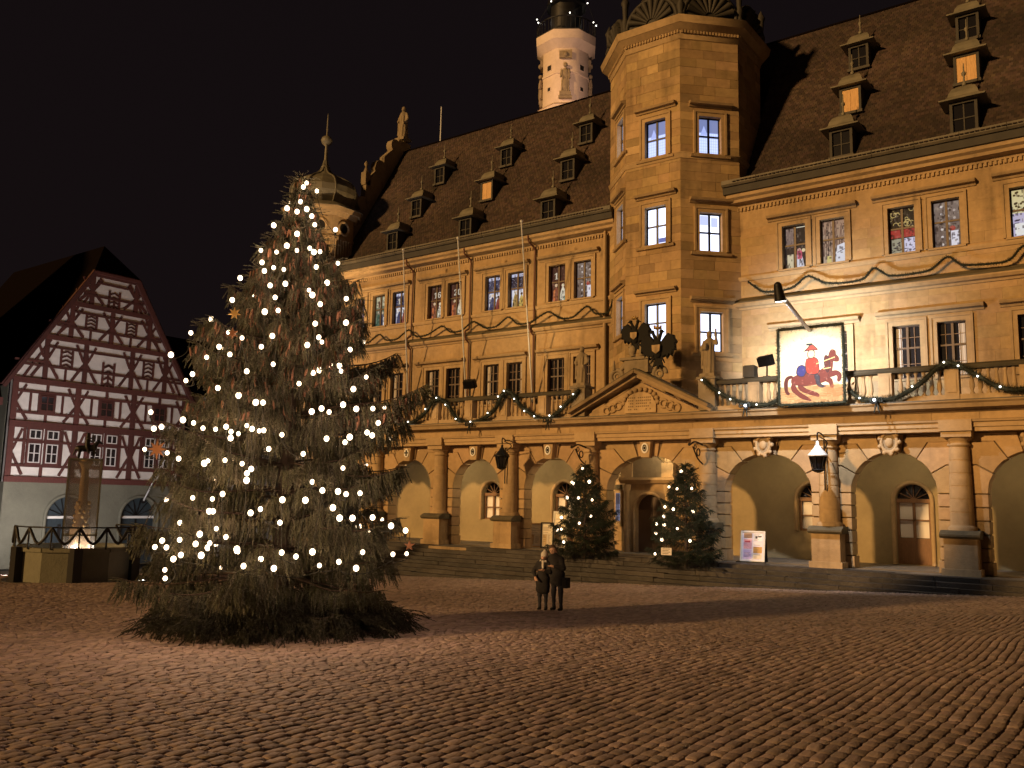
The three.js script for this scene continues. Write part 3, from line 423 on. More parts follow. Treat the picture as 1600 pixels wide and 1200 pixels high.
// ---------------------------------------------------------------- octagonal stair tower
const tower = thing('stair_tower', 'octagonal sandstone stair tower with brightly lit windows between the two wings', 'tower', [-18.03, 0, -6.4]);
{
  const AP = 3.39, S = 2.81, face = (a) => new THREE.Matrix4().makeTranslation(-18.03, 0, -6.4).multiply(new THREE.Matrix4().makeRotationY(a)).multiply(new THREE.Matrix4().makeTranslation(0, 0, AP));
  const ring = (r0, y0, y1, c, r1 = r0, tone = 1) => c.add(new THREE.CylinderGeometry(r1 / Math.cos(PI / 8), r0 / Math.cos(PI / 8), y1 - y0, 8).rotateY(PI / 8).translate(-18.03, (y0 + y1) / 2, -6.4), tone);
  const wy = { 0: [18.02, 13.85, 9.32], 1: [17.98, 13.42, 8.85], '-1': [18.75, 14.4, 9.95] }, wx = { 0: 0.15, 1: 0.0, '-1': 0.55 };
  const lits = [0, 1, 2, 3, 4, 5, 6, 7, 8].map((i) => litMat(i, ['#8890b8', '#4a5078', '#dfe3f5'][i % 3])); let n = 0, singles = 0;
  const core = new C(); ring(AP - 0.55, 0, 24, core); core.build('tower_core', M.void, tower);
  const rest = new C();
  for (const f of [0, 1, -1, 2, -2, 3, 4, 5]) {
    const mx = face(f * PI / 4), ws = wy[f] || [], cx = wx[f] || 0, holes = ws.map((y) => [cx - 0.53 - 0.17, cx + 0.53 + 0.17, y - 0.02, y + 1.78 + 0.17]);
    if (Math.abs(f) <= 1) holes.push([-9, 9, -1, 0.01]);
    const door = f === 0 ? [[-1.1, 0.9, 0, 2.95]] : [];
    courses(-S / 2, S / 2, 0, 23.85, [...holes.filter((h) => h[2] >= 0), ...door], 0.42, 0.85, (a, b, y0, y1) => {
      const tone = rnd() < 0.12 ? rr(1.1, 1.3) : rnd() < 0.2 ? rr(0.66, 0.84) : rr(0.84, 1.08), tt = [tone, tone * rr(0.95, 1.02), tone * rr(0.88, 1.02)], out = rr(-0.006, 0.008);
      const m = (c) => c.box(a + 0.005, b - 0.005, y0 + 0.005, y1 - 0.005, -0.34, out, tt);
      if ((f === 0 || f === 1) && y0 > 7 && singles < 300) { singles++; m(new C(mx)).build('stone_block', M.stone, tower); } else { const t = new C(mx); m(t); rest.g.push(...t.g); }
    });
    for (const y of ws) {
      casement(tower, cx, y, 1.06, 1.78, lits[n++], mx, { transom: 0.5 });
      const hy = y + 1.78 + 0.62, z = 0; const hd = new C(mx); hd.prof([[z, hy - 0.2], [0.06, hy - 0.2], [0.1, hy - 0.12], [0.24, hy - 0.1], [0.28, hy], [z, hy + 0.08]], cx - 1.0, Math.min(cx + 1.05, S / 2 - 0.02), 0.82); hd.build('window_hood', M.trim, tower);
      const sl = new C(mx); sl.prof([[z, y - 0.22], [0.12, y - 0.2], [0.16, y - 0.1], [z, y - 0.06]], cx - 0.95, cx + 0.95, 0.9); sl.build('window_sill', M.trim, tower);
    }
  }
  rest.build('wall_masonry', M.stone, tower).userData.kind = 'stuff';
  const s1 = new C(); ring(AP + 0.03, 17.7, 17.92, s1, AP + 0.09); ring(AP + 0.1, 17.92, 18.0, s1, AP + 0.02); s1.build('string_course', M.trim, tower);
  const cn = new C(); ring(AP + 0.03, 23.45, 23.85, cn, AP + 0.1); ring(AP + 0.14, 23.85, 24.05, cn, AP + 0.4); ring(AP + 0.42, 24.05, 24.38, cn, AP + 0.5); cn.build('tower_cornice', M.trim, tower);
  const dn = new C(); for (let f = 0; f < 8; f++) { const t = new C(face(f * PI / 4)); for (let x = -1.38; x < 1.38; x += 0.15) t.box(x, x + 0.08, 23.7, 23.84, 0.05, 0.15); dn.g.push(...t.g); } dn.build('dentil_course', M.trim, tower).userData.kind = 'stuff';
  const tp = new C(); ring(AP + 0.5, 24.38, 24.52, tp, AP + 0.3); tp.build('tower_gutter', M.slate, tower);
  const dome = new C(); dome.add(new THREE.LatheGeometry([[3.3, 24.45], [3.3, 24.8], [3.1, 25.8], [2.6, 26.8], [1.8, 27.6], [1.0, 28.3], [0.6, 29.2], [0.3, 30.5], [0.001, 30.6]].map((p) => new THREE.Vector2(...p)), 8).rotateY(PI / 8).translate(-18.03, 0, -6.4)); dome.build('dome', M.slate, tower);
  for (let f = 0; f < 8; f++) { // a shell lunette over each side
    const mx = face(f * PI / 4), g = subGroup('lunette', tower), n = 20, arc = []; for (let i = 0; i <= n; i++) { const a = PI * i / n; arc.push([Math.cos(a) * 1.3, 24.5 + Math.sin(a) * 1.3]); }
    new C(mx).shape(arc, -0.25, 0.12).build('lunette_field', M.slate, g); new C(mx).tube(arc.map(([x, y]) => [x, y, 0.12]), 0.11, 30, 6).build('lunette_rim', M.slate, g);
    for (let i = 1; i < 10; i++) { const a = PI * i / 10; new C(mx).bar([Math.cos(a) * 0.25, 24.55 + Math.sin(a) * 0.25, 0.14], [Math.cos(a) * 1.15, 24.55 + Math.sin(a) * 1.15, 0.2], 0.05, 0.17, 7).build('shell_rib', M.slate, g); }
    new C(mx).lathe([[0.2, 24.5], [0.14, 24.7], [0.2, 25.0], [0.12, 25.3], [0.16, 25.9], [0.22, 26.05], [0.1, 26.3], [0.001, 26.5]], -S / 2, 0, 0.1, 8).build('corner_finial', M.slate, g);
  }
  // portal at the foot of the tower, inside the arcade
  const mx = new THREE.Matrix4().makeTranslation(-18.15, 0, -3.0), g = subGroup('portal', tower), c = () => new C(mx), arch = []; for (let i = 0; i <= 14; i++) { const a = PI * i / 14; arch.push([Math.cos(a) * 0.68, 1.85 + Math.sin(a) * 0.68]); }
  c().shape([[-1.1, 0], [-0.68, 0], ...arch.slice().reverse(), [0.68, 0], [1.1, 0], [1.1, 3.0], [-1.1, 3.0]], -0.3, 0.12).build('portal_frame', M.trim, g);
  c().tube([[0.72, 0.05, 0.14], ...arch.map(([x, y]) => [x * 1.08, 1.85 + (y - 1.85) * 1.08, 0.14]), [-0.72, 0.05, 0.14]], 0.07, 50).build('portal_moulding', M.trim, g);
  c().prof([[0.1, 3.0], [0.3, 3.02], [0.42, 3.16], [0.42, 3.26], [0.1, 3.26]], -1.35, 1.35).build('portal_cornice', M.trim, g);
  for (const s of [-1, 1]) { c().lathe([[0.15, 0], [0.15, 0.9], [0.19, 0.95], [0.13, 1.02], [0.12, 2.6], [0.18, 2.75], [0.2, 2.95]], s * 1.0, 0, 0.3, 12).build('portal_column', M.trim, g); c().box(s * 1.0 - 0.28, s * 1.0 + 0.28, 3.27, 3.9, 0.05, 0.35).sph(s * 1.0, 4.0, 0.2, 0.2).build('portal_scroll', M.trim, g); }
  c().shape([[-0.85, 3.27], [0.85, 3.27], [0.75, 3.9], [0.4, 4.2], [-0.4, 4.2], [-0.75, 3.9]], 0.06, 0.24, 0.75).build('portal_relief', M.statueStone, g);
  c().box(-0.68, -0.01, 0, 2.5, -0.26, -0.2).box(0.01, 0.68, 0, 2.5, -0.26, -0.2).build('door', M.frameBrown, g);
  const l = face(-PI / 4), w = subGroup('window', tower); // leaded window beside the portal
  const lw = litMat(0, '#8890b8'); lw.emissiveIntensity = 0.3; new C(l).box(0.15, 1.2, 1.1, 2.75, 0.005, 0.1).build('surround', M.trim, w); pane(0.68, 1.95, 0.115, 0.7, 1.25, lw, w, 'pane', l); const bars = new C(l); for (let i = 1; i < 5; i++) bars.box(0.33 + i * 0.14 - 0.012, 0.33 + i * 0.14 + 0.012, 1.32, 2.58, 0.116, 0.13); for (let i = 1; i < 8; i++) bars.box(0.33, 1.03, 1.32 + i * 0.157 - 0.01, 1.32 + i * 0.157 + 0.01, 0.1165, 0.128); bars.build('leading', M.frame, w);
  new C(l).box(0.0, 1.35, 2.76, 2.95, 0.005, 0.22).build('window_hood', M.mossy, w);
}
// ---------------------------------------------------------------- arcade with terrace, pediment and balustrade
const arcade = thing('arcade', 'rusticated stone arcade with engaged columns and a balustraded terrace on top', 'arcade', [-15, 0, -0.7]);
const COLS = [-37.1, -32.6, -28.3, -24.05, -19.75, -14.4, -9.7, -5.38, -0.95, 3.5], ARCH = [];
{
  const ZF = -0.72, TOP = 4.72;
  for (let i = 0; i + 1 < COLS.length; i++) { const cx = (COLS[i] + COLS[i + 1]) / 2, a = i === 4 ? 1.92 : i === 5 ? 1.66 : i === 3 ? 1.42 : 1.4; ARCH.push([cx, a, 1.42]); }
  const ys = 2.66, arcPt = ([cx, a, b], th, k = 1) => [cx + Math.cos(th) * a * k, ys + Math.sin(th) * b * k];
  // core wall with arch holes, a little behind the face
  const holes = ARCH.map((A) => { const h = []; for (let i = 0; i <= 24; i++) h.push(arcPt([A[0], A[1] + 0.06, A[2] + 0.06], PI * i / 24)); return [[A[0] + A[1] + 0.06, 0.01], ...h, [A[0] - A[1] - 0.06, 0.01]]; });
  new C().shape([[-38, 0], [5, 0], [5, TOP], [-38, TOP]], ZF - 0.62, ZF - 0.075, 0.55, holes).build('arcade_core', M.joint, arcade);
  const blk = (pts, tone) => new C().shape(pts, ZF - 0.64, ZF, tone, [], 0.02).build('rusticated_block', M.stone, arcade);
  const inset = (pts, d = 0.02) => { let cx = 0, cy = 0; for (const p of pts) { cx += p[0] / pts.length; cy += p[1] / pts.length; } return pts.map(([x, y]) => [x + Math.sign(cx - x) * Math.min(d, Math.abs(cx - x)), y + Math.sign(cy - y) * Math.min(d, Math.abs(cy - y))]); };
  const tone = () => { const t = rr(0.84, 1.12); return [t, t * rr(0.96, 1.02), t * rr(0.9, 1.04)]; };
  for (let i = 0; i < COLS.length; i++) { // piers
    const L = i ? ARCH[i - 1] : null, R = i < ARCH.length ? ARCH[i] : null, x0 = L ? L[0] + L[1] : -38, x1 = R ? R[0] - R[1] : 5, n = 6;
    for (let k = 0; k < n; k++) { const y0 = (ys / n) * k, y1 = (ys / n) * (k + 1), e = k === 0 ? 0.05 : 0; blk(inset([[x0 - e, y0], [x1 + e, y0], [x1 + e, y1], [x0 - e, y1]]), tone()); }
    // voussoirs with the elbowed joints running on to the column
    for (const [A, s] of [[L, 1], [R, -1]]) {
      if (!A) continue; const xe = COLS[i], th = s > 0 ? (t) => t : (t) => PI - t, J = [0, 0.5, 0.98, 1.33], EL = [0, 0.42, 0.5, 9], pt = (t) => arcPt(A, th(t));
      const elbow = (j) => { const p = pt(J[j]); if (j === 0) return [p[0], ys]; const q = arcPt(A, th(J[j]), 1 + EL[j]); const d = [(q[0] - p[0]), (q[1] - p[1])], k = Math.min(1, (TOP - p[1]) / d[1]); return [p[0] + d[0] * k, p[1] + d[1] * k]; };
      for (let j = 0; j < 3; j++) {
        const a = [], E0 = elbow(j), E1 = elbow(j + 1); for (let k = 0; k <= 5; k++) a.push(pt(lerp(J[j], J[j + 1], k / 5)));
        const y0 = E0[1], y1 = Math.min(TOP, E1[1]), poly = [...a, E1]; if (j < 2) { if (y1 < TOP - 0.02) poly.push([xe, y1]); else poly.push([xe, TOP]); poly.push([xe, y0]); if (j) poly.push(E0); } else { poly.push([xe, TOP], [xe, y0], E0); }
        blk(inset(s > 0 ? poly : poly.reverse()), tone());
      }
    }
  }
  ARCH.forEach((A, i) => { // keystones with little shields
    const t0 = 1.33, p0 = arcPt(A, t0), p1 = arcPt(A, PI - t0), up = (p) => [p[0] + (p[0] - A[0]) * 0.22, TOP], a = []; for (let k = 0; k <= 6; k++) a.push(arcPt(A, lerp(t0, PI - t0, k / 6)));
    blk(inset([...a, up(p1), up(p0)]), tone());
    new C().shape([[A[0] - 0.2, 4.0], [A[0] + 0.2, 4.0], [A[0] + 0.27, TOP], [A[0] - 0.27, TOP]], ZF, ZF + 0.26, 1, [], 0.03).build('keystone', M.trim, arcade);
    const big = i >= 5, g = subGroup('coat_of_arms', arcade), w = big ? 0.36 : 0.19, y = big ? 4.42 : 4.4, zz = ZF + 0.27;
    new C().add(new THREE.CylinderGeometry(w, w * 0.9, 0.06, 18).rotateX(PI / 2).scale(0.85, 1.15, 1).translate(A[0], y, zz)).build('shield', big ? M.statueStone : M.white, g);
    const em = new C(); if (i === 1) em.box(A[0] - 0.035, A[0] + 0.035, y - 0.15, y + 0.15, zz + 0.03, zz + 0.05).box(A[0] - 0.12, A[0] - 0.035, y - 0.03, y + 0.04, zz + 0.03, zz + 0.05).box(A[0] + 0.035, A[0] + 0.12, y - 0.03, y + 0.04, zz + 0.03, zz + 0.05); else if (big) { em.add(new THREE.TorusGeometry(w * 0.85, 0.07, 6, 16).scale(0.85, 1.15, 1).translate(A[0], y, zz + 0.03)); for (let k = 0; k < 9; k++) em.sph(A[0] + Math.cos(k * 0.7) * w * 0.9, y + Math.sin(k * 0.7) * w * 1.15, zz + 0.03, 0.085); em.sph(A[0], y, zz + 0.04, 0.14, 1, 1, 1.3, 0.6); } else em.add(new THREE.TorusGeometry(0.1, 0.022, 6, 14).scale(0.8, 1.2, 1).translate(A[0], y, zz + 0.035)).sph(A[0], y, zz + 0.035, 0.05, 1, 1, 1.4, 0.5);
    em.build('emblem', big ? M.trim : M.iron, g);
  });
  for (const x of COLS) { // columns on pedestals
    const g = subGroup('column', arcade), zc = -0.62, pr = [[0.45, 1.42], [0.45, 1.55], [0.39, 1.6]]; let y = 1.62;
    const R = (yy) => 0.365 - 0.055 * clamp((yy - 2.2) / 2.2, 0, 1);
    for (let k = 0; k < 6; k++) { const y1 = y + 0.43; pr.push([R(y), y + 0.02], [R(y1), y1 - 0.02], [R(y1) - 0.022, y1 - 0.012], [R(y1) - 0.022, y1 + 0.012]); y = y1; }
    pr.push([0.315, 4.24], [0.36, 4.27], [0.36, 4.32], [0.315, 4.35], [0.33, 4.42], [0.42, 4.5], [0.42, 4.53]);
    new C().lathe(pr, x, 0, zc, 24).build('shaft', M.trim, g); new C().box(x - 0.46, x + 0.46, 4.53, TOP, zc - 0.3, zc + 0.5).build('abacus', M.trim, g);
    new C().box(x - 0.5, x + 0.5, 0.22, 1.2, -1.3, -0.04).build('pedestal', M.stone, g, null); new C().box(x - 0.58, x + 0.58, 0, 0.22, -1.32, 0.04, 1.1).build('plinth', M.trim, g);
    new C().prof([[-1.32, 1.2], [0.0, 1.2], [0.1, 1.27], [0.1, 1.33], [-0.06, 1.42], [-0.18, 1.46], [-1.32, 1.46]], x - 0.6, x + 0.6).build('pedestal_cap', M.mossy, g);
  }
  // entablature
  new C().prof([[-1.4, TOP], [-0.2, TOP], [-0.2, 4.84], [-0.15, 4.86], [-0.15, 5.0], [-0.08, 5.03], [-0.06, 5.09], [-0.18, 5.11], [-1.4, 5.11]], -38, 5).build('architrave', M.trim, arcade);
  for (let x = -38; x < 5; x += 1.45) new C().box(x + 0.004, Math.min(5, x + 1.446), 5.112, 5.36, -1.4, -0.17 + rr(-0.004, 0.004), rr(0.86, 1.1)).build('frieze_stone', M.stone, arcade);
  new C().prof([[-1.4, 5.362], [-0.12, 5.362], [-0.06, 5.43], [0.22, 5.46], [0.26, 5.55]], -38, 5); // drip
  new C().prof([[-1.4, 5.362], [-0.12, 5.362], [-0.04, 5.44], [0.26, 5.47], [0.3, 5.6], [0.36, 5.66], [0.36, 5.7], [-1.4, 5.7]], -38, 5, 0.8).build('cornice', M.trim, arcade);
  new C().prof([[-1.4, 5.702], [0.37, 5.702], [0.36, 5.735], [-1.4, 5.77]], -38, 5).build('lead_cover', M.gutter, arcade);
  for (const x of COLS) new C().box(x - 0.5, x + 0.5, TOP + 0.004, 5.1, -0.2, -0.02).build('entablature_block', M.trim, arcade);
  // terrace, ceiling and rear wall of the passage
  new C().box(-38, 5, 5.2, 5.69, -4.96, -1.4).build('terrace_floor', M.paving, arcade);
  new C().box(-38, 5, 4.55, 4.72, -4.96, -1.36).build('passage_ceiling', M.loggiaPlaster, arcade);
  const RW = [[-36.8, 1], [-31.6, 0], [-28.2, 1], [-23.7, 0], [-11.55, 1], [-7.75, 0], [-3.2, 1], [0.9, 0]], rh = RW.map(([x, win]) => { const h = [[x + 0.62, win ? 1.15 : 0.01]]; for (let i = 0; i <= 14; i++) { const a = PI * i / 14; h.push([x + Math.cos(a) * 0.62, 2.45 + Math.sin(a) * 0.62]); } h.push([x - 0.62, win ? 1.15 : 0.01]); return h; });
  new C().shape([[-38, 0], [-20.9, 0], [-20.9, 4.6], [-38, 4.6]], -4.99, -4.62, 1, rh.slice(0, 4)).shape([[-15.2, 0], [5, 0], [5, 4.6], [-15.2, 4.6]], -4.99, -4.62, 1, rh.slice(4)).build('passage_wall', M.loggiaPlaster, arcade);
  for (let i = 1; i + 1 < COLS.length; i++) new C().box(COLS[i] - 0.3, COLS[i] + 0.3, 4.2, 4.55, -4.62, -1.36).build('ceiling_beam', M.loggiaPlaster, arcade);
  RW.forEach(([x, win], i) => {
    const g = subGroup(win ? 'window' : 'doorway', arcade), y0 = win ? 1.15 : 0.02, f = new C(), arcp = (r, n = 16) => { const o = []; for (let k = 0; k <= n; k++) { const a = PI * k / n; o.push([x + Math.cos(a) * r, 2.45 + Math.sin(a) * r]); } return o; };
    new C().tube([[x + 0.7, y0, -4.6], [x + 0.7, 1.8, -4.6], ...arcp(0.7).map(([a, b]) => [a, b, -4.6]), [x - 0.7, 1.8, -4.6], [x - 0.7, y0, -4.6]], 0.085, 60, 6).build('surround', M.trim, g);
    f.box(x - 0.62, x - 0.53, y0, 2.45, -4.9, -4.78).box(x + 0.53, x + 0.62, y0, 2.45, -4.9, -4.78).box(x - 0.62, x + 0.62, 2.37, 2.52, -4.92, -4.74).box(x - 0.045, x + 0.045, y0, 2.37, -4.9, -4.79);
    for (let k = 1; k < 6; k++) { const a = PI * k / 6; f.beam([x, 2.5, -4.84], [x + Math.cos(a) * 0.61, 2.45 + Math.sin(a) * 0.61, -4.84], 0.03, 0.04); }
    if (win) f.box(x - 0.53, x + 0.53, 1.15, 1.23, -4.9, -4.79).box(x - 0.53, x + 0.53, 1.76, 1.81, -4.89, -4.79); else f.box(x - 0.53, x + 0.53, 0.02, 1.02, -4.88, -4.8).box(x - 0.53, x + 0.53, 1.68, 1.73, -4.88, -4.79);
    f.build('frame', M.oak, g); new C().shape(arcp(0.61), -4.93, -4.92).build('fanlight', M.glassDark, g); new C().box(x - 0.6, x + 0.6, y0, 2.4, -4.95, -4.93).build('pane', M.glassDark, g);
    new C().box(x - 0.53, x + 0.53, win ? 1.24 : 1.03, 2.36, -4.925, -4.91).build('blind', M.paper, g); // pale inner blind behind the glazing bars
  });
  // pediment
  const px = -17.05, hw = 3.1, yb = 5.74, ya = 7.34;
  new C().shape([[px - hw + 0.35, yb], [px + hw - 0.35, yb], [px, ya - 0.25]], -0.5, -0.06).build('pediment_field', M.stone, arcade);
  for (const s of [-1, 1]) { const r = new C(); r.beam([px + s * (hw + 0.15), yb + 0.03, 0.02], [px, ya, 0.02], 0.16, 0.7, 0.8).beam([px + s * (hw + 0.1), yb + 0.17, 0.12], [px, ya + 0.15, 0.12], 0.12, 0.95, 0.62); r.build('raking_cornice', M.trim, arcade); new C().beam([px + s * (hw + 0.05), yb + 0.27, 0.1], [px, ya + 0.25, 0.1], 0.05, 0.9).build('lead_cover', M.mossy, arcade); }
  const tb = new C(), tp = [[-0.72, 0.08], [0.72, 0.08], [0.72, 0.5]]; for (let i = 0; i <= 10; i++) { const a = PI * i / 10; tp.push([Math.cos(a) * 0.62, 0.58 + Math.sin(a) * 0.36]); } tp.push([-0.72, 0.5]);
  tb.shape(tp.map(([x, y]) => [px + x, yb + y]), -0.06, 0.02, 1.3).build('inscription_tablet', M.trim, arcade);
  for (let r = 0; r < 5; r++) { const ln = new C(); for (let x = -0.55; x < 0.5; x += 0.09) if (rnd() > 0.2) ln.box(px + x, px + x + 0.055, yb + 0.2 + r * 0.12, yb + 0.255 + r * 0.12, 0.02, 0.026, 0.55); ln.build('carved_line', M.trim, arcade).userData.kind = 'stuff'; }
  const fr = new C(); for (let i = 0; i <= 10; i++) { const a = PI * i / 10; fr.sph(px + Math.cos(a) * 0.78, yb + 0.5 + Math.sin(a) * 0.55, 0, 0.1, 1, 1, 1, 0.7); } for (const s of [-1, 1]) for (let k = 0; k < 3; k++) fr.add(new THREE.TorusGeometry(0.16, 0.05, 6, 14).translate(px + s * (1.05 + k * 0.28), yb + 0.42 - k * 0.1, -0.03)); fr.build('tablet_ornament', M.stone, arcade);
  // balustrade
  const posts = [-37.1, -34.9, -32.6, -30.4, -28.2, -26.1, -24.05, -21.9, -19.95, -14.05, -12.2, -9.7, -7.5, -5.4, -3.2, -0.95, 1.3, 3.5], zb = -0.12; let nb = 0; const more = new C();
  const bp = [[0.075, 0], [0.075, 0.06], [0.045, 0.09], [0.05, 0.14], [0.085, 0.26], [0.075, 0.4], [0.045, 0.62], [0.042, 0.72], [0.065, 0.76], [0.07, 0.84]];
  for (const [a, b] of [[-38, -19.75], [-14.25, 5]]) {
    new C().box(a, b, 5.77, 5.93, zb - 0.16, zb + 0.16).build('base_rail', M.trim, arcade); new C().prof([[zb - 0.19, 6.77], [zb + 0.19, 6.77], [zb + 0.22, 6.84], [zb + 0.22, 6.9], [zb + 0.1, 6.97], [zb - 0.2, 6.97]], a, b, 0.62).build('hand_rail', M.mossy, arcade);
    for (let x = a + 0.12; x < b; x += 0.245) if (!posts.some((p) => Math.abs(p - x) < 0.36)) { const c = new C().lathe(bp, x, 5.93, zb, 10, rr(0.85, 1.12)); c.build('baluster', M.trim, arcade); nb++; }
  }
  for (const p of posts) new C().box(p - 0.22, p + 0.22, 5.77, 6.78, zb - 0.2, zb + 0.2).box(p - 0.15, p + 0.15, 6.0, 6.66, zb + 0.2, zb + 0.225, 1.08).build('balustrade_post', M.trim, arcade);
  for (const x of [-19.95, -14.05]) new C().box(x - 0.34, x + 0.34, 5.78, 7.0, zb - 0.32, zb + 0.32, 0.9).box(x - 0.4, x + 0.4, 7.0, 7.1, zb - 0.38, zb + 0.38, 0.8).build('statue_base', M.statueStone, arcade);
  // lamps under the passage ceiling
  for (const [cx] of ARCH) { const zl = cx < -20 || cx > -15 ? -2.5 : -1.8; new C().box(cx - 0.5, cx + 0.5, 4.47, 4.53, zl - 0.06, zl + 0.06).box(cx - 0.4, cx - 0.37, 4.53, 4.55, zl - 0.02, zl + 0.02).box(cx + 0.37, cx + 0.4, 4.53, 4.55, zl - 0.02, zl + 0.02).build('lamp_rail', M.iron, arcade); new C().box(cx - 0.44, cx + 0.44, 4.4, 4.468, zl - 0.04, zl + 0.04).build('lamp_tube', M.lampWarm, arcade); if (cx > -34 && cx < 1) pointLamp(cx, 4.34, zl, [1, 0.76, 0.42], cx < -20 ? 9 : 5, 3); }
}
// ---------------------------------------------------------------- bodies as one smooth surface: tapered capsules, smooth union, surface nets
function blobGeo(bones, cell, k = 0.03, extra = null) {
  let lo = [1e9, 1e9, 1e9], hi = [-1e9, -1e9, -1e9];
  for (const b of bones) for (const [o, r] of [[0, b[3]], [4, b[7]]]) for (let i = 0; i < 3; i++) { lo[i] = Math.min(lo[i], b[o + i] - r - 3 * cell); hi[i] = Math.max(hi[i], b[o + i] + r + 3 * cell); }
  const n = [0, 1, 2].map((i) => Math.ceil((hi[i] - lo[i]) / cell) + 1), f = new Float32Array(n[0] * n[1] * n[2]), id = (x, y, z) => x + n[0] * (y + n[1] * z);
  const d = (x, y, z) => { let v = 1e9; for (const b of bones) { const ax = b[4] - b[0], ay = b[5] - b[1], az = b[6] - b[2], L = ax * ax + ay * ay + az * az || 1e-9, t = clamp(((x - b[0]) * ax + (y - b[1]) * ay + (z - b[2]) * az) / L, 0, 1), q = Math.hypot(x - b[0] - ax * t, y - b[1] - ay * t, z - b[2] - az * t) - lerp(b[3], b[7], t), h = clamp(0.5 + 0.5 * (v - q) / k, 0, 1); v = v > 1e8 ? q : lerp(v, q, h) - k * h * (1 - h); } return extra ? v + extra(x, y, z) : v; };
  for (let z = 0; z < n[2]; z++) for (let y = 0; y < n[1]; y++) for (let x = 0; x < n[0]; x++) f[id(x, y, z)] = d(lo[0] + x * cell, lo[1] + y * cell, lo[2] + z * cell);
  const vid = new Int32Array(f.length).fill(-1), pos = [], idx = [];
  for (let z = 0; z + 1 < n[2]; z++) for (let y = 0; y + 1 < n[1]; y++) for (let x = 0; x + 1 < n[0]; x++) {
    let c = 0, sx = 0, sy = 0, sz = 0; const v = (a, b, e) => f[id(x + a, y + b, z + e)];
    for (const [a, b] of [[[0, 0, 0], [1, 0, 0]], [[0, 1, 0], [1, 1, 0]], [[0, 0, 1], [1, 0, 1]], [[0, 1, 1], [1, 1, 1]], [[0, 0, 0], [0, 1, 0]], [[1, 0, 0], [1, 1, 0]], [[0, 0, 1], [0, 1, 1]], [[1, 0, 1], [1, 1, 1]], [[0, 0, 0], [0, 0, 1]], [[1, 0, 0], [1, 0, 1]], [[0, 1, 0], [0, 1, 1]], [[1, 1, 0], [1, 1, 1]]]) { const p = v(...a), q = v(...b); if ((p < 0) !== (q < 0)) { const t = p / (p - q); sx += lerp(a[0], b[0], t); sy += lerp(a[1], b[1], t); sz += lerp(a[2], b[2], t); c++; } }
    if (c) { vid[id(x, y, z)] = pos.length / 3; pos.push(lo[0] + (x + sx / c) * cell, lo[1] + (y + sy / c) * cell, lo[2] + (z + sz / c) * cell); }
  }
  const quad = (a, b, c, e, flip) => { if (a < 0 || b < 0 || c < 0 || e < 0) return; flip ? idx.push(a, c, b, a, e, c) : idx.push(a, b, c, a, c, e); };
  for (let z = 1; z + 1 < n[2]; z++) for (let y = 1; y + 1 < n[1]; y++) for (let x = 1; x + 1 < n[0]; x++) {
    const s = f[id(x, y, z)] < 0; if (s !== f[id(x + 1, y, z)] < 0) quad(vid[id(x, y - 1, z - 1)], vid[id(x, y, z - 1)], vid[id(x, y, z)], vid[id(x, y - 1, z)], !s);
    if (s !== f[id(x, y + 1, z)] < 0) quad(vid[id(x - 1, y, z - 1)], vid[id(x - 1, y, z)], vid[id(x, y, z)], vid[id(x, y, z - 1)], !s);
    if (s !== f[id(x, y, z + 1)] < 0) quad(vid[id(x - 1, y - 1, z)], vid[id(x, y - 1, z)], vid[id(x, y, z)], vid[id(x - 1, y, z)], !s);
  }
  const g = new THREE.BufferGeometry(); g.setAttribute('position', new THREE.Float32BufferAttribute(pos, 3)); g.setIndex(idx); g.computeVertexNormals();
  const uv = new Float32Array((pos.length / 3) * 2), col = new Float32Array(pos.length).fill(1); for (let i = 0; i < pos.length / 3; i++) { uv[i * 2] = pos[i * 3] + pos[i * 3 + 2] * 0.7; uv[i * 2 + 1] = pos[i * 3 + 1]; }
  g.setAttribute('uv', new THREE.BufferAttribute(uv, 2)); g.setAttribute('color', new THREE.BufferAttribute(col, 3)); return g;
}
function blob(name, material, parent, bones, cell, k, extra) { const o = new THREE.Mesh(blobGeo(bones, cell, k, extra), material); o.name = name; parent.add(o); return o; }
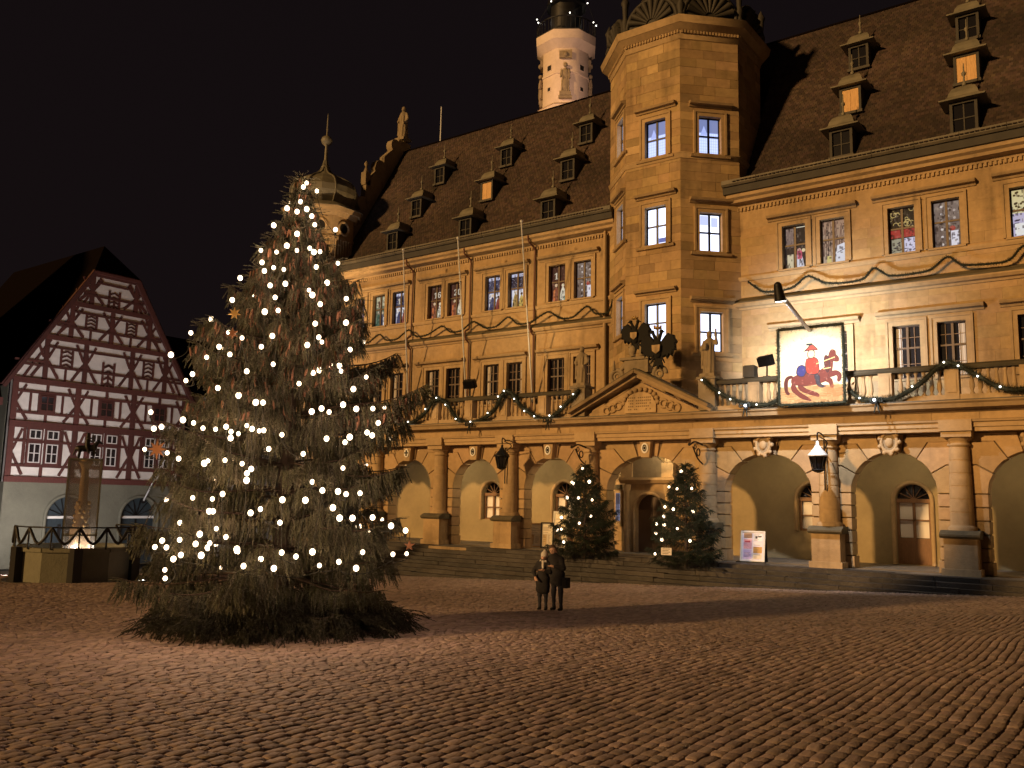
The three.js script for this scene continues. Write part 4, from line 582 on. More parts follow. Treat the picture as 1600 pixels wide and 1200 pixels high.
// ---------------------------------------------------------------- statues
function robed(name, label, base, turn, H, v) {
  const t = thing(name, label, 'statue', base, turn), s = H / 1.8, P = (...b) => b.map((x) => x * s);
  const folds = (x, y, z) => (y < 1.3 * s ? 0.016 * s * Math.sin(9 * Math.atan2(z, x) + y * 2.2 / s) : 0.004 * s * Math.sin(30 * y / s));
  const body = [P(0, 0.12, 0, 0.25, 0, 0.95, 0, 0.19), P(0.1, 0.1, 0.06, 0.15, 0.04, 0.9, 0.02, 0.16), P(0, 0.95, 0, 0.17, 0, 1.36, -0.01, 0.19), P(0, 1.36, 0, 0.14, 0, 1.52, 0, 0.065), P(0, 1.62, 0.02, 0.1, 0, 1.7, 0.01, 0.105), P(0, 1.6, 0.1, 0.03, 0, 1.56, 0.11, 0.03),
    P(-0.2, 1.38, 0, 0.075, -0.3, 1.08, 0.04, 0.062), P(-0.3, 1.08, 0.04, 0.06, v ? -0.1 : -0.16, v ? 1.12 : 0.98, 0.2, 0.045), P(0.2, 1.38, 0, 0.075, 0.31, v ? 1.3 : 1.1, 0.03, 0.062), P(0.31, v ? 1.3 : 1.1, 0.03, 0.06, v ? 0.3 : 0.2, v ? 1.62 : 0.92, v ? 0.1 : 0.18, 0.042), P(-0.25, 0.95, 0.05, 0.07, -0.28, 0.35, 0.08, 0.05)];
  if (v === 1) body.push(P(0.3, 1.6, 0.1, 0.05, 0.3, 1.85, 0.08, 0.03), P(-0.08, 1.12, 0.24, 0.1, -0.06, 1.2, 0.24, 0.09)); else body.push(P(0.2, 0.9, 0.2, 0.035, 0.26, 0.05, 0.22, 0.03));
  blob('draped_figure', M.statueStone, t, body, 0.03 * s, 0.05 * s, folds);
  new C().box(-0.3 * s, 0.3 * s, -0.0, 0.13 * s, -0.28 * s, 0.28 * s).build('plinth', M.statueStone, t); return t;
}
robed('statue', 'draped stone figure with raised arm on the balustrade left of the pediment', [-19.95, 7.1, -0.12], 0.001, 1.75, 0);
robed('statue', 'draped stone figure holding a sword on the balustrade right of the pediment', [-14.05, 7.1, -0.12], 0.001, 1.85, 1);
robed('roof_statue', 'weathered stone watchman standing on top of the left gable', [-41.95, 27.3, -11.15], 0.001, 2.6, 0);
// heraldic pieces over the pediment
function eagle(label, x, y, z, s) {
  const t = thing('heraldic_eagle', label, 'sculpture', [x, y, z], 0.001), w = new C();
  const wing = (d) => [[0.05, 0.1], [0.2, -0.35], [0.38, -0.28], [0.42, -0.42], [0.56, -0.22], [0.66, -0.32], [0.74, -0.06], [0.86, -0.08], [0.84, 0.22], [0.92, 0.3], [0.8, 0.5], [0.78, 0.62], [0.6, 0.66], [0.48, 0.74], [0.34, 0.62], [0.16, 0.4]].map(([a, b]) => [a * d * s, b * s]);
  w.shape(wing(1), -0.08, 0.08, 1, [], 0.05).shape(wing(-1), -0.08, 0.08, 1, [], 0.05); w.build('wings', M.black, t);
  const b = new C(); b.sph(0, 0.05 * s, 0.05, 0.3 * s, 1, 0.8, 1.5, 0.6).bar([0, 0.3 * s, 0.05], [0.2 * s, 0.75 * s, 0.1], 0.1 * s, 0.07 * s).bar([0, 0.3 * s, 0.05], [-0.2 * s, 0.75 * s, 0.1], 0.1 * s, 0.07 * s).sph(0.22 * s, 0.8 * s, 0.12, 0.1 * s).sph(-0.22 * s, 0.8 * s, 0.12, 0.1 * s).bar([0.28 * s, 0.8 * s, 0.12], [0.42 * s, 0.74 * s, 0.12], 0.05 * s, 0.01).bar([-0.28 * s, 0.8 * s, 0.12], [-0.42 * s, 0.74 * s, 0.12], 0.05 * s, 0.01);
  b.shape([[-0.1, -0.3], [0.1, -0.3], [0.26, -0.75], [0.08, -0.68], [0, -0.85], [-0.08, -0.68], [-0.26, -0.75]].map(([a, c]) => [a * s, c * s]), -0.04, 0.06).bar([-0.12 * s, -0.25 * s, 0], [-0.35 * s, -0.6 * s, 0.08], 0.06 * s, 0.03).bar([0.12 * s, -0.25 * s, 0], [0.35 * s, -0.6 * s, 0.08], 0.06 * s, 0.03); b.build('body', M.black, t);
  new C().shape([[-0.2, 0.2], [0.2, 0.2], [0.18, -0.06], [0, -0.2], [-0.18, -0.06]].map(([a, c]) => [a * s, c * s]), 0.2 * s, 0.26 * s).build('breast_shield', M.trim, t);
  const cr = new C(); cr.add(new THREE.TorusGeometry(0.16 * s, 0.035 * s, 6, 16).rotateX(PI / 2).translate(0, 0.98 * s, 0.05)); for (let i = 0; i < 6; i++) cr.sph(Math.cos(i) * 0.16 * s, 1.06 * s, 0.05 + Math.sin(i) * 0.16 * s, 0.045 * s); cr.build('crown', M.gold, t); return t;
}
{
  const t = thing('stone_cartouche', 'carved stone scroll pedestal on the peak of the pediment', 'sculpture', [-17.25, 7.5, -0.2]), x = -17.25;
  new C().box(x - 0.55, x + 0.55, 7.5, 8.05, -0.5, 0.0).box(x - 0.75, x + 0.75, 8.05, 8.16, -0.58, 0.08).box(x - 0.3, x + 0.4, 7.3, 7.5, -0.45, 0.0).build('pedestal', M.statueStone, t);
  const sc = new C(); for (const s of [-1, 1]) { sc.add(new THREE.TorusGeometry(0.28, 0.09, 8, 18, 5).translate(x + s * 1.0, 7.42, -0.2)).add(new THREE.TorusGeometry(0.14, 0.06, 8, 14).translate(x + s * 0.98, 7.42, -0.2)).bar([x + s * 0.55, 7.95, -0.2], [x + s * 0.85, 7.66, -0.2], 0.14, 0.08); } sc.bar([x - 1.1, 7.7, -0.1], [x - 1.1, 8.1, -0.1], 0.07, 0.03); sc.build('scrolls', M.statueStone, t);
  const sup = new C(); for (const s of [-1, 1]) sup.sph(x + s * 0.25, 8.45, -0.15, 0.22, 1, 0.8, 1.2, 0.7).bar([x + s * 0.2, 8.2, -0.1], [x + s * 0.32, 8.75, -0.1], 0.12, 0.07); sup.build('supporters', M.statueStone, t);
  eagle('black double-headed eagle with a crown above the pediment, the upper left of the pair', -17.35, 9.05, -0.15, 0.78);
  eagle('black double-headed eagle above the pediment, the lower and larger of the pair', -16.2, 8.35, 0.05, 0.92);
}
// ---------------------------------------------------------------- fir garlands
function needlesAlong(c, curve, len, r, dens, L, tone) { const pos = [], n = Math.round(len * dens), p = V(0, 0, 0), T = V(0, 0, 0); for (let i = 0; i < n; i++) { const u = rnd(); curve.getPointAt(u, p); curve.getTangentAt(u, T); const d = V(rr(-1, 1), rr(-1, 1), rr(-1, 1)).normalize(); d.addScaledVector(T, rr(-0.6, 0.6)).normalize(); const s = d.clone().cross(V(rr(-1, 1), rr(-1, 1), rr(-1, 1))).normalize().multiplyScalar(0.009), a = p.clone().addScaledVector(d, r * 0.3), b = a.clone().addScaledVector(d, L * rr(0.6, 1.2)); pos.push(...a.clone().add(s).toArray(), ...a.clone().sub(s).toArray(), ...b.toArray()); } const g = new THREE.BufferGeometry(); g.setAttribute('position', new THREE.Float32BufferAttribute(pos, 3)); g.computeVertexNormals(); c.add(g, tone); }
function garland(label, pts, r, L, bulbs, hangers = []) {
  const p0 = pts[0], t = thing('fir_garland', label, 'garland', p0), curve = new THREE.CatmullRomCurve3(pts.map((p) => V(...p)), false, 'catmullrom', 0.4), len = curve.getLength(), c = new C();
  c.add(new THREE.TubeGeometry(curve, Math.round(len * 8), r * 0.5, 6), 0.7); needlesAlong(c, curve, len, r, r > 0.1 ? 520 : 300, L, 1); c.build('fir_rope', M.garland, t);
  for (const u of bulbs) { const p = curve.getPointAt(u); p.z += r + 0.03; p.y += rr(-0.04, 0.06); new C().sph(p.x, p.y, p.z, 0.03).build('light_bulb', M.bulbWhite, t); pointLamp(p.x, p.y, p.z, [1, 0.85, 0.6], 0.12, 2); }
  for (const h of hangers) { const b = new C(); for (const s of [-1, 1]) b.tube([h, [h[0] + s * 0.16, h[1] + 0.1, h[2] + 0.05], [h[0] + s * 0.2, h[1] - 0.05, h[2] + 0.03], h], 0.03, 16, 5).bar(h, [h[0] + s * 0.09, h[1] - 0.42, h[2] + 0.02], 0.035, 0.02, 5); b.build('bow', M.cable, t); }
  return t;
}
const zz = (L, z) => { const o = []; for (let i = 0; i < L.length; i += 2) o.push([L[i], L[i + 1], z]); return o; };
garland('dark fir garland in shallow swags along the ledge of the left wing', zz([-39.18, 11.85, -38.75, 11.42, -37.82, 11.38, -36.94, 11.78, -36.33, 11.4, -35.45, 11.38, -34.56, 11.82, -33.94, 11.38, -33.06, 11.4, -32.02, 11.78, -31.39, 11.4, -30.61, 11.38, -29.76, 11.8, -28.95, 11.38, -28.16, 11.38, -27.37, 11.8, -26.77, 11.38, -25.94, 11.36, -24.83, 11.8, -24.08, 11.38, -23.31, 11.36, -22.49, 11.82, -22.0, 11.4, -21.28, 11.38, -21.0, 12.02], -4.62), 0.075, 0.1, []);
garland('dark fir garland in shallow swags along the ledge of the right wing', zz([-14.16, 11.95, -13.56, 11.46, -12.85, 11.36, -12.15, 11.46, -11.54, 11.85, -10.8, 11.46, -9.89, 11.36, -9.26, 11.44, -8.85, 11.82, -8.27, 11.42, -7.32, 11.38, -6.73, 11.46, -6.12, 11.88, -5.6, 11.48, -4.41, 11.38, -3.98, 11.48, -3.55, 11.9, -3.0, 11.46, -2, 11.38, -1.2, 11.9], -4.62), 0.085, 0.11, []);
garland('fir garland with little lights hanging on the balustrade left of the pediment', zz([-32.6, 6.95, -31.21, 6.17, -30.31, 5.85, -29.45, 5.85, -28.63, 6.29, -28.0, 6.97, -27.3, 6.7, -26.59, 5.9, -25.81, 5.7, -25.05, 5.84, -24.32, 6.31, -23.9, 6.99, -23.43, 6.97, -22.88, 6.33, -21.83, 5.74, -21.15, 5.83, -20.5, 6.3, -19.85, 6.9], 0.28), 0.17, 0.2, [0.1, 0.16, 0.215, 0.3, 0.36, 0.405, 0.47, 0.53, 0.6, 0.66, 0.69, 0.74, 0.79, 0.83, 0.885, 0.93, 0.985], [[-30.06, 5.66, 0.42], [-25.74, 5.6, 0.42], [-21.34, 5.62, 0.42]]);
garland('short fir garland with lights between the right statue and the banner', zz([-14.18, 7.0, -13.73, 6.58, -13.09, 6.19, -12.45, 5.96, -12.08, 5.9, -11.59, 5.87, -11.0, 6.1], 0.28), 0.15, 0.17, [0.02, 0.28, 0.42, 0.72], [[-12.4, 5.85, 0.44]]);
garland('long fir garland with lights on the balustrade right of the banner', zz([-8.6, 6.2, -8.3, 5.93, -7.85, 5.84, -7.11, 5.88, -6.29, 6.35, -5.77, 6.84, -5.44, 6.97, -5.1, 6.83, -4.55, 6.45, -4.01, 6.07, -3.48, 5.95, -3.0, 6.1, -2.2, 6.9], 0.28), 0.16, 0.18, [0.06, 0.3, 0.47, 0.53, 0.62, 0.72], [[-7.7, 5.8, 0.44]]);
{ for (const [x, y, l] of [[-12.35, 5.82, 'left'], [-7.75, 5.8, 'right']]) { // cold little spotlights clipped under the garland
    const t = thing('clip_spotlight', 'small cold spotlight at the foot of the balustrade ' + (l === 'left' ? 'left' : 'right') + ' of the banner', 'spotlight', [x, y, 0.48]);
    new C().bar([x, y, 0.4], [x, y - 0.03, 0.52], 0.07, 0.09, 10).build('housing', M.iron, t); new C().sph(x, y + 0.02, 0.55, 0.05).build('lens', M.ledBlue, t); pointLamp(x, y + 0.02, 0.55, [0.8, 0.9, 1], 1.2, 2); } }
// ---------------------------------------------------------------- flagpoles, banner with its boom lamp, floodlights
for (const [a, b, l] of [[[-34.5, 7.3, -4.75], [-33.05, 15.75, -2.35], 'first flagpole from the left leaning out from the left wing'], [[-30.2, 7.3, -4.75], [-28.9, 15.68, -2.1], 'middle flagpole of three leaning out from the left wing'], [[-25.8, 7.3, -4.75], [-24.55, 15.72, -1.75], 'flagpole nearest the stair tower leaning out from the left wing']]) {
  const t = thing('flagpole', l, 'flagpole', a, 0, 'bare flagpoles before the left wing'); new C().bar(a, b, 0.045, 0.032, 8).build('pole', M.polePaint, t); new C().sph(b[0], b[1] + 0.05, b[2], 0.075).build('finial', M.polePaint, t); new C().box(a[0] - 0.1, a[0] + 0.1, a[1] - 0.12, a[1] + 0.12, -4.98, -4.7).build('bracket', M.iron, t);
}
{ // banner: a rider on a leaping horse, framed with fir
  const X0 = -11.05, X1 = -8.72, Y0 = 5.78, Y1 = 8.58, z = 0.52, t = thing('banner', 'bright floodlit banner of a rider on a brown horse, edged with fir twigs', 'banner', [(X0 + X1) / 2, Y0, z]);
  const tx = canvas(256, 308, (c, w, h) => {
    c.fillStyle = '#d9ceaa'; c.fillRect(0, 0, w, h); c.fillStyle = '#a8865a'; c.fillRect(0, 236, w, 72); c.fillStyle = '#8f6a42'; for (let i = 0; i < 60; i++) c.fillRect(hash2(i, 1, 5) * w, 240 + hash2(i, 2, 5) * 64, 26, 3);
    c.fillStyle = '#7c3328'; c.strokeStyle = '#4a1d18'; c.lineWidth = 3; // horse
    const path = (p, f = '#5c2319') => { const n = p.length >> 1, P = (i) => [p[(i % n) * 2], p[(i % n) * 2 + 1]], mid = (i) => [(P(i)[0] + P(i + 1)[0]) / 2, (P(i)[1] + P(i + 1)[1]) / 2]; c.fillStyle = f; c.beginPath(); c.moveTo(...mid(0)); for (let i = 1; i <= n; i++) c.quadraticCurveTo(...P(i), ...mid(i)); c.closePath(); c.fill(); c.stroke(); };
    path([60, 196, 100, 180, 150, 184, 176, 170, 188, 160, 196, 128, 204, 102, 214, 96, 226, 106, 224, 118, 236, 128, 238, 146, 222, 146, 214, 140, 212, 170, 206, 196, 200, 214, 180, 222, 150, 232, 100, 236, 70, 230, 50, 226, 50, 204, 60, 196]);
    path([62, 220, 70, 250, 96, 270, 118, 284, 130, 296, 112, 292, 84, 282, 70, 268, 48, 250, 50, 226]); path([84, 228, 110, 250, 134, 258, 156, 268, 160, 282, 140, 276, 118, 268, 88, 256, 74, 236]); // hind legs
    path([196, 190, 216, 180, 236, 184, 246, 200, 240, 226, 228, 224, 232, 206, 226, 198, 212, 204, 196, 206]); path([186, 208, 208, 210, 212, 230, 214, 250, 202, 248, 200, 230, 192, 224, 182, 220]); // front legs
    path([56, 200, 36, 204, 34, 232, 34, 256, 44, 262, 34, 270, 22, 252, 20, 216, 30, 194, 54, 190], '#45170f'); // tail
    c.strokeStyle = '#2c1a20'; path([112, 128, 140, 120, 158, 132, 160, 160, 162, 186, 140, 192, 112, 188, 108, 168, 106, 146, 112, 128], '#8e2a1a'); // coat
    path([80, 152, 100, 150, 110, 168, 108, 186, 96, 200, 70, 190, 72, 168], '#22225c'); path([150, 190, 164, 200, 160, 222, 170, 236, 190, 240, 168, 246, 152, 238, 146, 216, 140, 194], '#2b2630'); // cloak, leg
    path([118, 98, 130, 88, 144, 98, 148, 112, 138, 126, 124, 126, 114, 116], '#d8a584'); path([104, 96, 120, 82, 132, 66, 150, 84, 160, 96, 132, 92, 104, 96], '#8c3a2e'); c.fillStyle = '#23252b'; c.fillRect(112, 66, 24, 8);
    path([182, 118, 196, 120, 204, 150, 196, 190, 186, 180, 180, 150], '#45170f'); c.strokeStyle = '#d8c07a'; c.beginPath(); c.moveTo(150, 150); c.lineTo(222, 128); c.moveTo(176, 172); c.lineTo(206, 168); c.stroke();
    for (let i = 0; i < 900; i++) { const x = hash2(i, 3, 8) * w, y = hash2(i, 4, 8) * h, L = 5 + hash2(i, 5, 8) * 16, q = hash2(i, 6, 8); c.strokeStyle = q > 0.62 ? 'rgba(255,240,205,.13)' : q > 0.3 ? 'rgba(70,35,20,.12)' : 'rgba(150,60,40,.10)'; c.lineWidth = 1 + hash2(i, 7, 8) * 5; c.beginPath(); c.moveTo(x, y); c.lineTo(x + L * (hash2(i, 8, 8) - 0.3), y + L * (hash2(i, 9, 8) - 0.5)); c.stroke(); } // brushwork and weathering
    c.fillStyle = 'rgba(150,95,55,.35)'; for (let i = 0; i < 14; i++) { c.beginPath(); c.ellipse(130 + hash2(i, 1, 9) * 110, 236 + hash2(i, 2, 9) * 60, 10 + hash2(i, 3, 9) * 16, 6 + hash2(i, 4, 9) * 10, 0, 0, 7); c.fill(); }
  });
  const bm = new THREE.MeshStandardMaterial({ map: tx, roughness: 0.8, vertexColors: true }); bm.name = 'banner_print';
  const g = new THREE.BoxGeometry(X1 - X0, Y1 - Y0, 0.05); g.setAttribute('color', new THREE.BufferAttribute(new Float32Array(72).fill(1), 3)); const o = new THREE.Mesh(g, bm); o.name = 'panel'; o.position.set(0, (Y1 - Y0) / 2, 0); t.add(o);
  const c = new C(), edge = [[X0, Y0], [X0, Y1], [X1, Y1], [X1, Y0]]; for (let i = 0; i < 4; i++) { const a = edge[i], b = edge[(i + 1) % 4], cv = new THREE.LineCurve3(V(a[0], a[1], z + 0.04), V(b[0], b[1], z + 0.04)), L = Math.hypot(a[0] - b[0], a[1] - b[1]); c.add(new THREE.TubeGeometry(cv, 4, 0.05, 5)); needlesAlong(c, cv, L, 0.08, 330, 0.13, 1); } c.build('fir_edging', M.garland, t);
  new C().box(X0 + 0.1, X1 - 0.1, Y1 - 0.02, Y1 + 0.03, z - 0.06, z - 0.03).bar([X0 + 0.2, 6.9, -0.1], [X0 + 0.2, 7.6, z - 0.03], 0.03).bar([X1 - 0.2, 6.9, -0.1], [X1 - 0.2, 7.6, z - 0.03], 0.03).build('frame', M.iron, t);
  const b = thing('boom_lamp', 'black spotlight on the end of a white boom above the banner', 'spotlight', [-10.3, 8.6, -4.9]), a = [-9.9, 9.2, -4.9], e = [-10.15, 9.35, 1.95];
  const hd = [-9.72, 9.02, 4.12];
  new C().bar([-9.92, 8.42, 0.3], [-9.62, 8.88, 3.9], 0.06, 0.075, 10).build('boom', M.white, b);
  new C().bar([-9.92, 8.44, 0.3], [-9.92, 6.9, -0.1], 0.05).build('stay', M.iron, b);
  new C().bar([hd[0] - 0.02, hd[1] + 0.28, hd[2] + 0.1], [hd[0], hd[1] - 0.1, hd[2] - 0.02], 0.13, 0.18, 14).sph(hd[0] - 0.02, hd[1] + 0.29, hd[2] + 0.1, 0.13).bar([hd[0], hd[1] - 0.1, hd[2] - 0.02], [hd[0], hd[1] - 0.19, hd[2] - 0.05], 0.18, 0.19, 14).build('lamp_head', M.iron, b);
  new C().add(new THREE.CylinderGeometry(0.155, 0.155, 0.02, 16).rotateX(0.4).translate(hd[0], hd[1] - 0.2, hd[2] - 0.06)).build('lens', M.lampWhite, b);
  spotLamp([hd[0], hd[1] - 0.29, hd[2] - 0.1], [-9.75, 4.4, -0.5], [0.92, 0.95, 1], 200, 0.84, 0.9, 4);
}
function floodlight(label, x, y, z, yaw, tilt, k, ang, to, rgb) {
  const t = thing('floodlight', label, 'floodlight', [x, y, z]), m = new THREE.Matrix4().makeTranslation(x, y, z).multiply(new THREE.Matrix4().makeRotationFromEuler(new THREE.Euler(tilt, yaw, 0, 'YXZ')));
  const c = new C(m); c.box(-0.3, 0.3, -0.2, 0.2, -0.08, 0.12).box(-0.26, 0.26, -0.17, 0.17, 0.12, 0.2); for (let i = -4; i <= 4; i++) c.box(i * 0.06 - 0.01, i * 0.06 + 0.01, -0.18, 0.18, 0.2, 0.25); c.build('housing', M.iron, t);
  new C(m).box(-0.27, 0.27, -0.17, 0.17, -0.1, -0.082).build('lens', M.lampWhite, t); new C().bar([x, y - 0.2, z], [x, y - 0.62, z], 0.03).box(x - 0.12, x + 0.12, y - 0.66, y - 0.6, z - 0.1, z + 0.1).build('stand', M.iron, t);
  const p = V(0, 0, -0.16).applyMatrix4(m); spotLamp([p.x, p.y, p.z], to, rgb, k, ang, 0.8, 4);
}
floodlight('black floodlight standing on the balustrade of the left wing', -26.2, 7.62, -0.15, 0.1, 0.5, 40, 0.9, [-26.4, 14, -5], [1, 0.72, 0.36]);
floodlight('black floodlight standing on the balustrade left of the banner', -11.75, 7.6, -0.15, -0.45, 0.35, 300, 0.95, [-11.0, 8.2, -5], [0.88, 0.95, 1]);
floodlight('unseen floodlight behind the spruce, added to light the corner turret', -33.6, 7.62, -0.15, 1.2, 0.7, 520, 0.42, [-43, 18.8, -4], [1, 0.62, 0.26]);  // added lamp, out of sight behind the spruce, brightens the corner turret
{ const t = thing('cable_box', 'grey box on the balustrade beside the right floodlight', 'box', [-12.4, 6.98, -0.15]); new C().box(-12.62, -12.18, 6.98, 7.42, -0.35, 0.05).build('casing', M.slate, t); new C().box(-12.58, -12.22, 7.42, 7.45, -0.3, 0.0).build('lid', M.iron, t); }
// ---------------------------------------------------------------- lanterns on wall arms
function lantern(label, x, y, z, wallx, shade) {
  const t = thing('wall_lantern', label, 'lantern', [x, y, z]), s = 1, n = 6, R = (r) => r / Math.cos(PI / n);
  new C().lathe([[0.001, 0.62], [0.05, 0.58], [0.06, 0.48], [0.1, 0.42], [0.13, 0.36], [0.34, 0.12], [0.36, 0.06], [0.3, 0.06]], x, y, z, 6).build('lantern_roof', shade ? M.white : M.iron, t);
  const f = new C(); for (let i = 0; i < n; i++) { const a = i * 2 * PI / n; f.bar([x + Math.sin(a) * 0.29, y + 0.06, z + Math.cos(a) * 0.29], [x + Math.sin(a) * 0.19, y - 0.42, z + Math.cos(a) * 0.19], 0.022, 0.02, 5); } f.lathe([[0.001, -0.52], [0.1, -0.5], [0.22, -0.43], [0.22, -0.39], [0.001, -0.4]], x, y, z, 6).build('lantern_frame', M.iron, t);
  new C().lathe([[0.17, -0.4], [0.27, 0.05]], x, y, z, 6).build('glass', M.glassDark, t);
  new C().tube([[x, y + 0.62, z], [x, y + 0.85, z], [x + (wallx - x) * 0.5, y + 0.9, z - (z + 0.2) * 0.5], [wallx, y + 0.8, -0.2]], 0.03, 24, 6).tube([[x + 0.05, y + 0.75, z - 0.1], [x + 0.2, y + 0.6, z - 0.4], [wallx, y + 0.35, -0.2]], 0.022, 20, 5).tube([[wallx, y + 0.85, -0.17], [wallx, y - 1.1, -0.17]], 0.03, 8, 5).build('bracket', M.iron, t);
}
lantern('dark iron lantern on an arm beside the third arch from the left', -23.55, 4.0, 0.75, -24.05, false);
lantern('iron lantern with a white cap on the column right of the notice board', -9.62, 3.83, 0.85, -9.7, true);
for (const [x, l] of [[-19.75, 'left'], [-14.4, 'right']]) { const t = thing('lamp_bracket', 'ornate iron wall bracket behind the top of the ' + l + ' small christmas tree', 'bracket', [x, 4.3, 0]); const c = new C(); c.tube([[x, 4.45, -0.2], [x - 0.1, 4.55, 0.3], [x - 0.12, 4.4, 0.75]], 0.035, 16, 6).tube([[x, 3.7, -0.2], [x - 0.05, 3.9, 0.15], [x - 0.1, 4.35, 0.5]], 0.03, 16, 6).add(new THREE.TorusGeometry(0.14, 0.025, 6, 16).rotateY(PI / 2).translate(x - 0.03, 4.15, 0.15)).add(new THREE.TorusGeometry(0.09, 0.02, 6, 16).rotateY(PI / 2).translate(x - 0.07, 4.35, 0.35)); c.build('arm', M.iron, t); new C().sph(x - 0.12, 4.42, 0.77, 0.06).build('knob', M.iron, t); }
// ---------------------------------------------------------------- notice boards
const poster = (s, cols) => { const m = new THREE.MeshStandardMaterial({ vertexColors: true, roughness: 0.6, map: canvas(160, 240, (c, w, h) => {
  c.fillStyle = cols ? '#ded8ea' : '#d9d2c4'; c.fillRect(0, 0, w, h); let k = s * 31 + 7; const R = () => { k = (k * 16807) % 2147483647; return k / 2147483647; };
  const P = cols ? [[10, 10, 62, 42, '#b89070'], [10, 60, 62, 84, '#e0a8bc'], [10, 150, 62, 80, '#cbb8e6'], [84, 10, 66, 66, '#f2f0f4'], [84, 84, 66, 34, '#e6e2ea'], [84, 124, 66, 54, '#c89a58'], [84, 184, 66, 46, '#e0d4c0']] : [[14, 12, 132, 90, '#efe6d0'], [14, 112, 60, 110, '#c8b08a'], [84, 112, 62, 110, '#e8dcc4']];
  for (const [x, y, a, b, f] of P) { c.fillStyle = f; c.fillRect(x, y, a, b); c.fillStyle = 'rgba(60,40,50,.55)'; for (let i = 0; i < b / 9 - 1; i++) if (R() > 0.25) c.fillRect(x + 5, y + 6 + i * 9, (a - 10) * (0.4 + 0.6 * R()), 3); }
  if (cols) { c.fillStyle = '#2b2730'; c.fillRect(98, 32, 16, 22); c.fillRect(118, 30, 26, 10); c.fillStyle = '#a03a50'; c.fillRect(20, 74, 40, 14); }
}) }); m.name = 'poster'; return m; };
function board(name, label, base, turn, w, h, lean, frameM, pm, stand) {
  const t = thing(name, label, 'notice board', base, turn || 0.001), m = new THREE.Matrix4().makeRotationX(-lean), f = () => new C(m);
  f().box(-w / 2, -w / 2 + 0.06, 0.04, h, -0.03, 0.03).box(w / 2 - 0.06, w / 2, 0.04, h, -0.03, 0.03).box(-w / 2 + 0.06, w / 2 - 0.06, h - 0.06, h, -0.03, 0.03).box(-w / 2 + 0.06, w / 2 - 0.06, 0.04, 0.1, -0.03, 0.03).build('frame', frameM, t);
  f().box(-w / 2 + 0.05, w / 2 - 0.05, 0.09, h - 0.05, -0.02, -0.004).build('backing', M.iron, t); pane(0, h / 2 + 0.02, 0.0, w - 0.12, h - 0.14, pm, t, 'poster', m);
  if (stand) { const q = new THREE.Matrix4().makeTranslation(0, h * Math.cos(lean), -h * Math.sin(lean)).multiply(new THREE.Matrix4().makeRotationX(lean * 1.1)); new C(q).box(-w / 2, w / 2, -h, 0, -0.04, -0.02).build('rear_leaf', M.iron, t); new C().box(-w / 2 - 0.1, w / 2 + 0.05, 0, 0.05, 0.02, 0.2).build('foot', M.iron, t); }
}
board('notice_board', 'pale framed board of posters on a stand in the arch right of the small trees', [-12.6, 0, -0.55], 0.12, 0.92, 1.2, 0.2, M.white, poster(1, true), true);
board('poster_frame', 'white poster frame leaning in the third arch, the tallest of the group', [-22.25, 0, -2.0], 0.1, 0.75, 1.7, 0.1, M.white, poster(2), false);
board('poster_frame', 'narrow poster frame in the third arch, in front of the tall white one', [-22.55, 0, -1.45], 0.5, 0.6, 1.2, 0.14, M.frame, poster(3), false);
board('poster_frame', 'low pale wooden board at the left end of the poster group', [-23.35, 0, -1.55], 0.2, 0.85, 1.15, 0.2, M.shutter, poster(4), false);
// ---------------------------------------------------------------- conifers
function sprig(L, n, nl, seedK, droop) { // a twig with needles all round it, hanging down from the origin
  const pos = [], S = seed; seed = seedK; const p = (t) => V(droop * t * t * L * 0.3, -L * t, 0);
  const quad = (a, b, w) => { const d = b.clone().sub(a), s = d.clone().cross(V(rr(-1, 1), rr(-1, 1), rr(-1, 1))).normalize().multiplyScalar(w * 1.35); pos.push(...a.clone().add(s).toArray(), ...a.clone().sub(s).toArray(), ...b.toArray()); };
  for (let i = 0; i < 4; i++) { const a = p(i / 4), b = p((i + 1) / 4); for (let k = 0; k < 2; k++) quad(a, b, 0.007); }
  for (let i = 0; i < n; i++) { const t = rnd(), a = p(t), an = rnd() * 2 * PI, d = V(Math.cos(an), -rr(0.5, 1.1), Math.sin(an)).normalize(); quad(a, a.clone().addScaledVector(d, nl * rr(0.7, 1.2) * (1 - 0.4 * t)), 0.0042); }
  seed = S; const g = new THREE.BufferGeometry(); g.setAttribute('position', new THREE.Float32BufferAttribute(pos, 3)); g.computeVertexNormals(); g.setAttribute('color', new THREE.BufferAttribute(new Float32Array(pos.length).fill(1), 3)); return g;
}
const profR = (hs, rs) => (h) => { for (let i = 0; i + 1 < hs.length; i++) if (h <= hs[i + 1]) return lerp(rs[i], rs[i + 1], clamp((h - hs[i]) / (hs[i + 1] - hs[i]), 0, 1)); return rs[rs.length - 1]; };
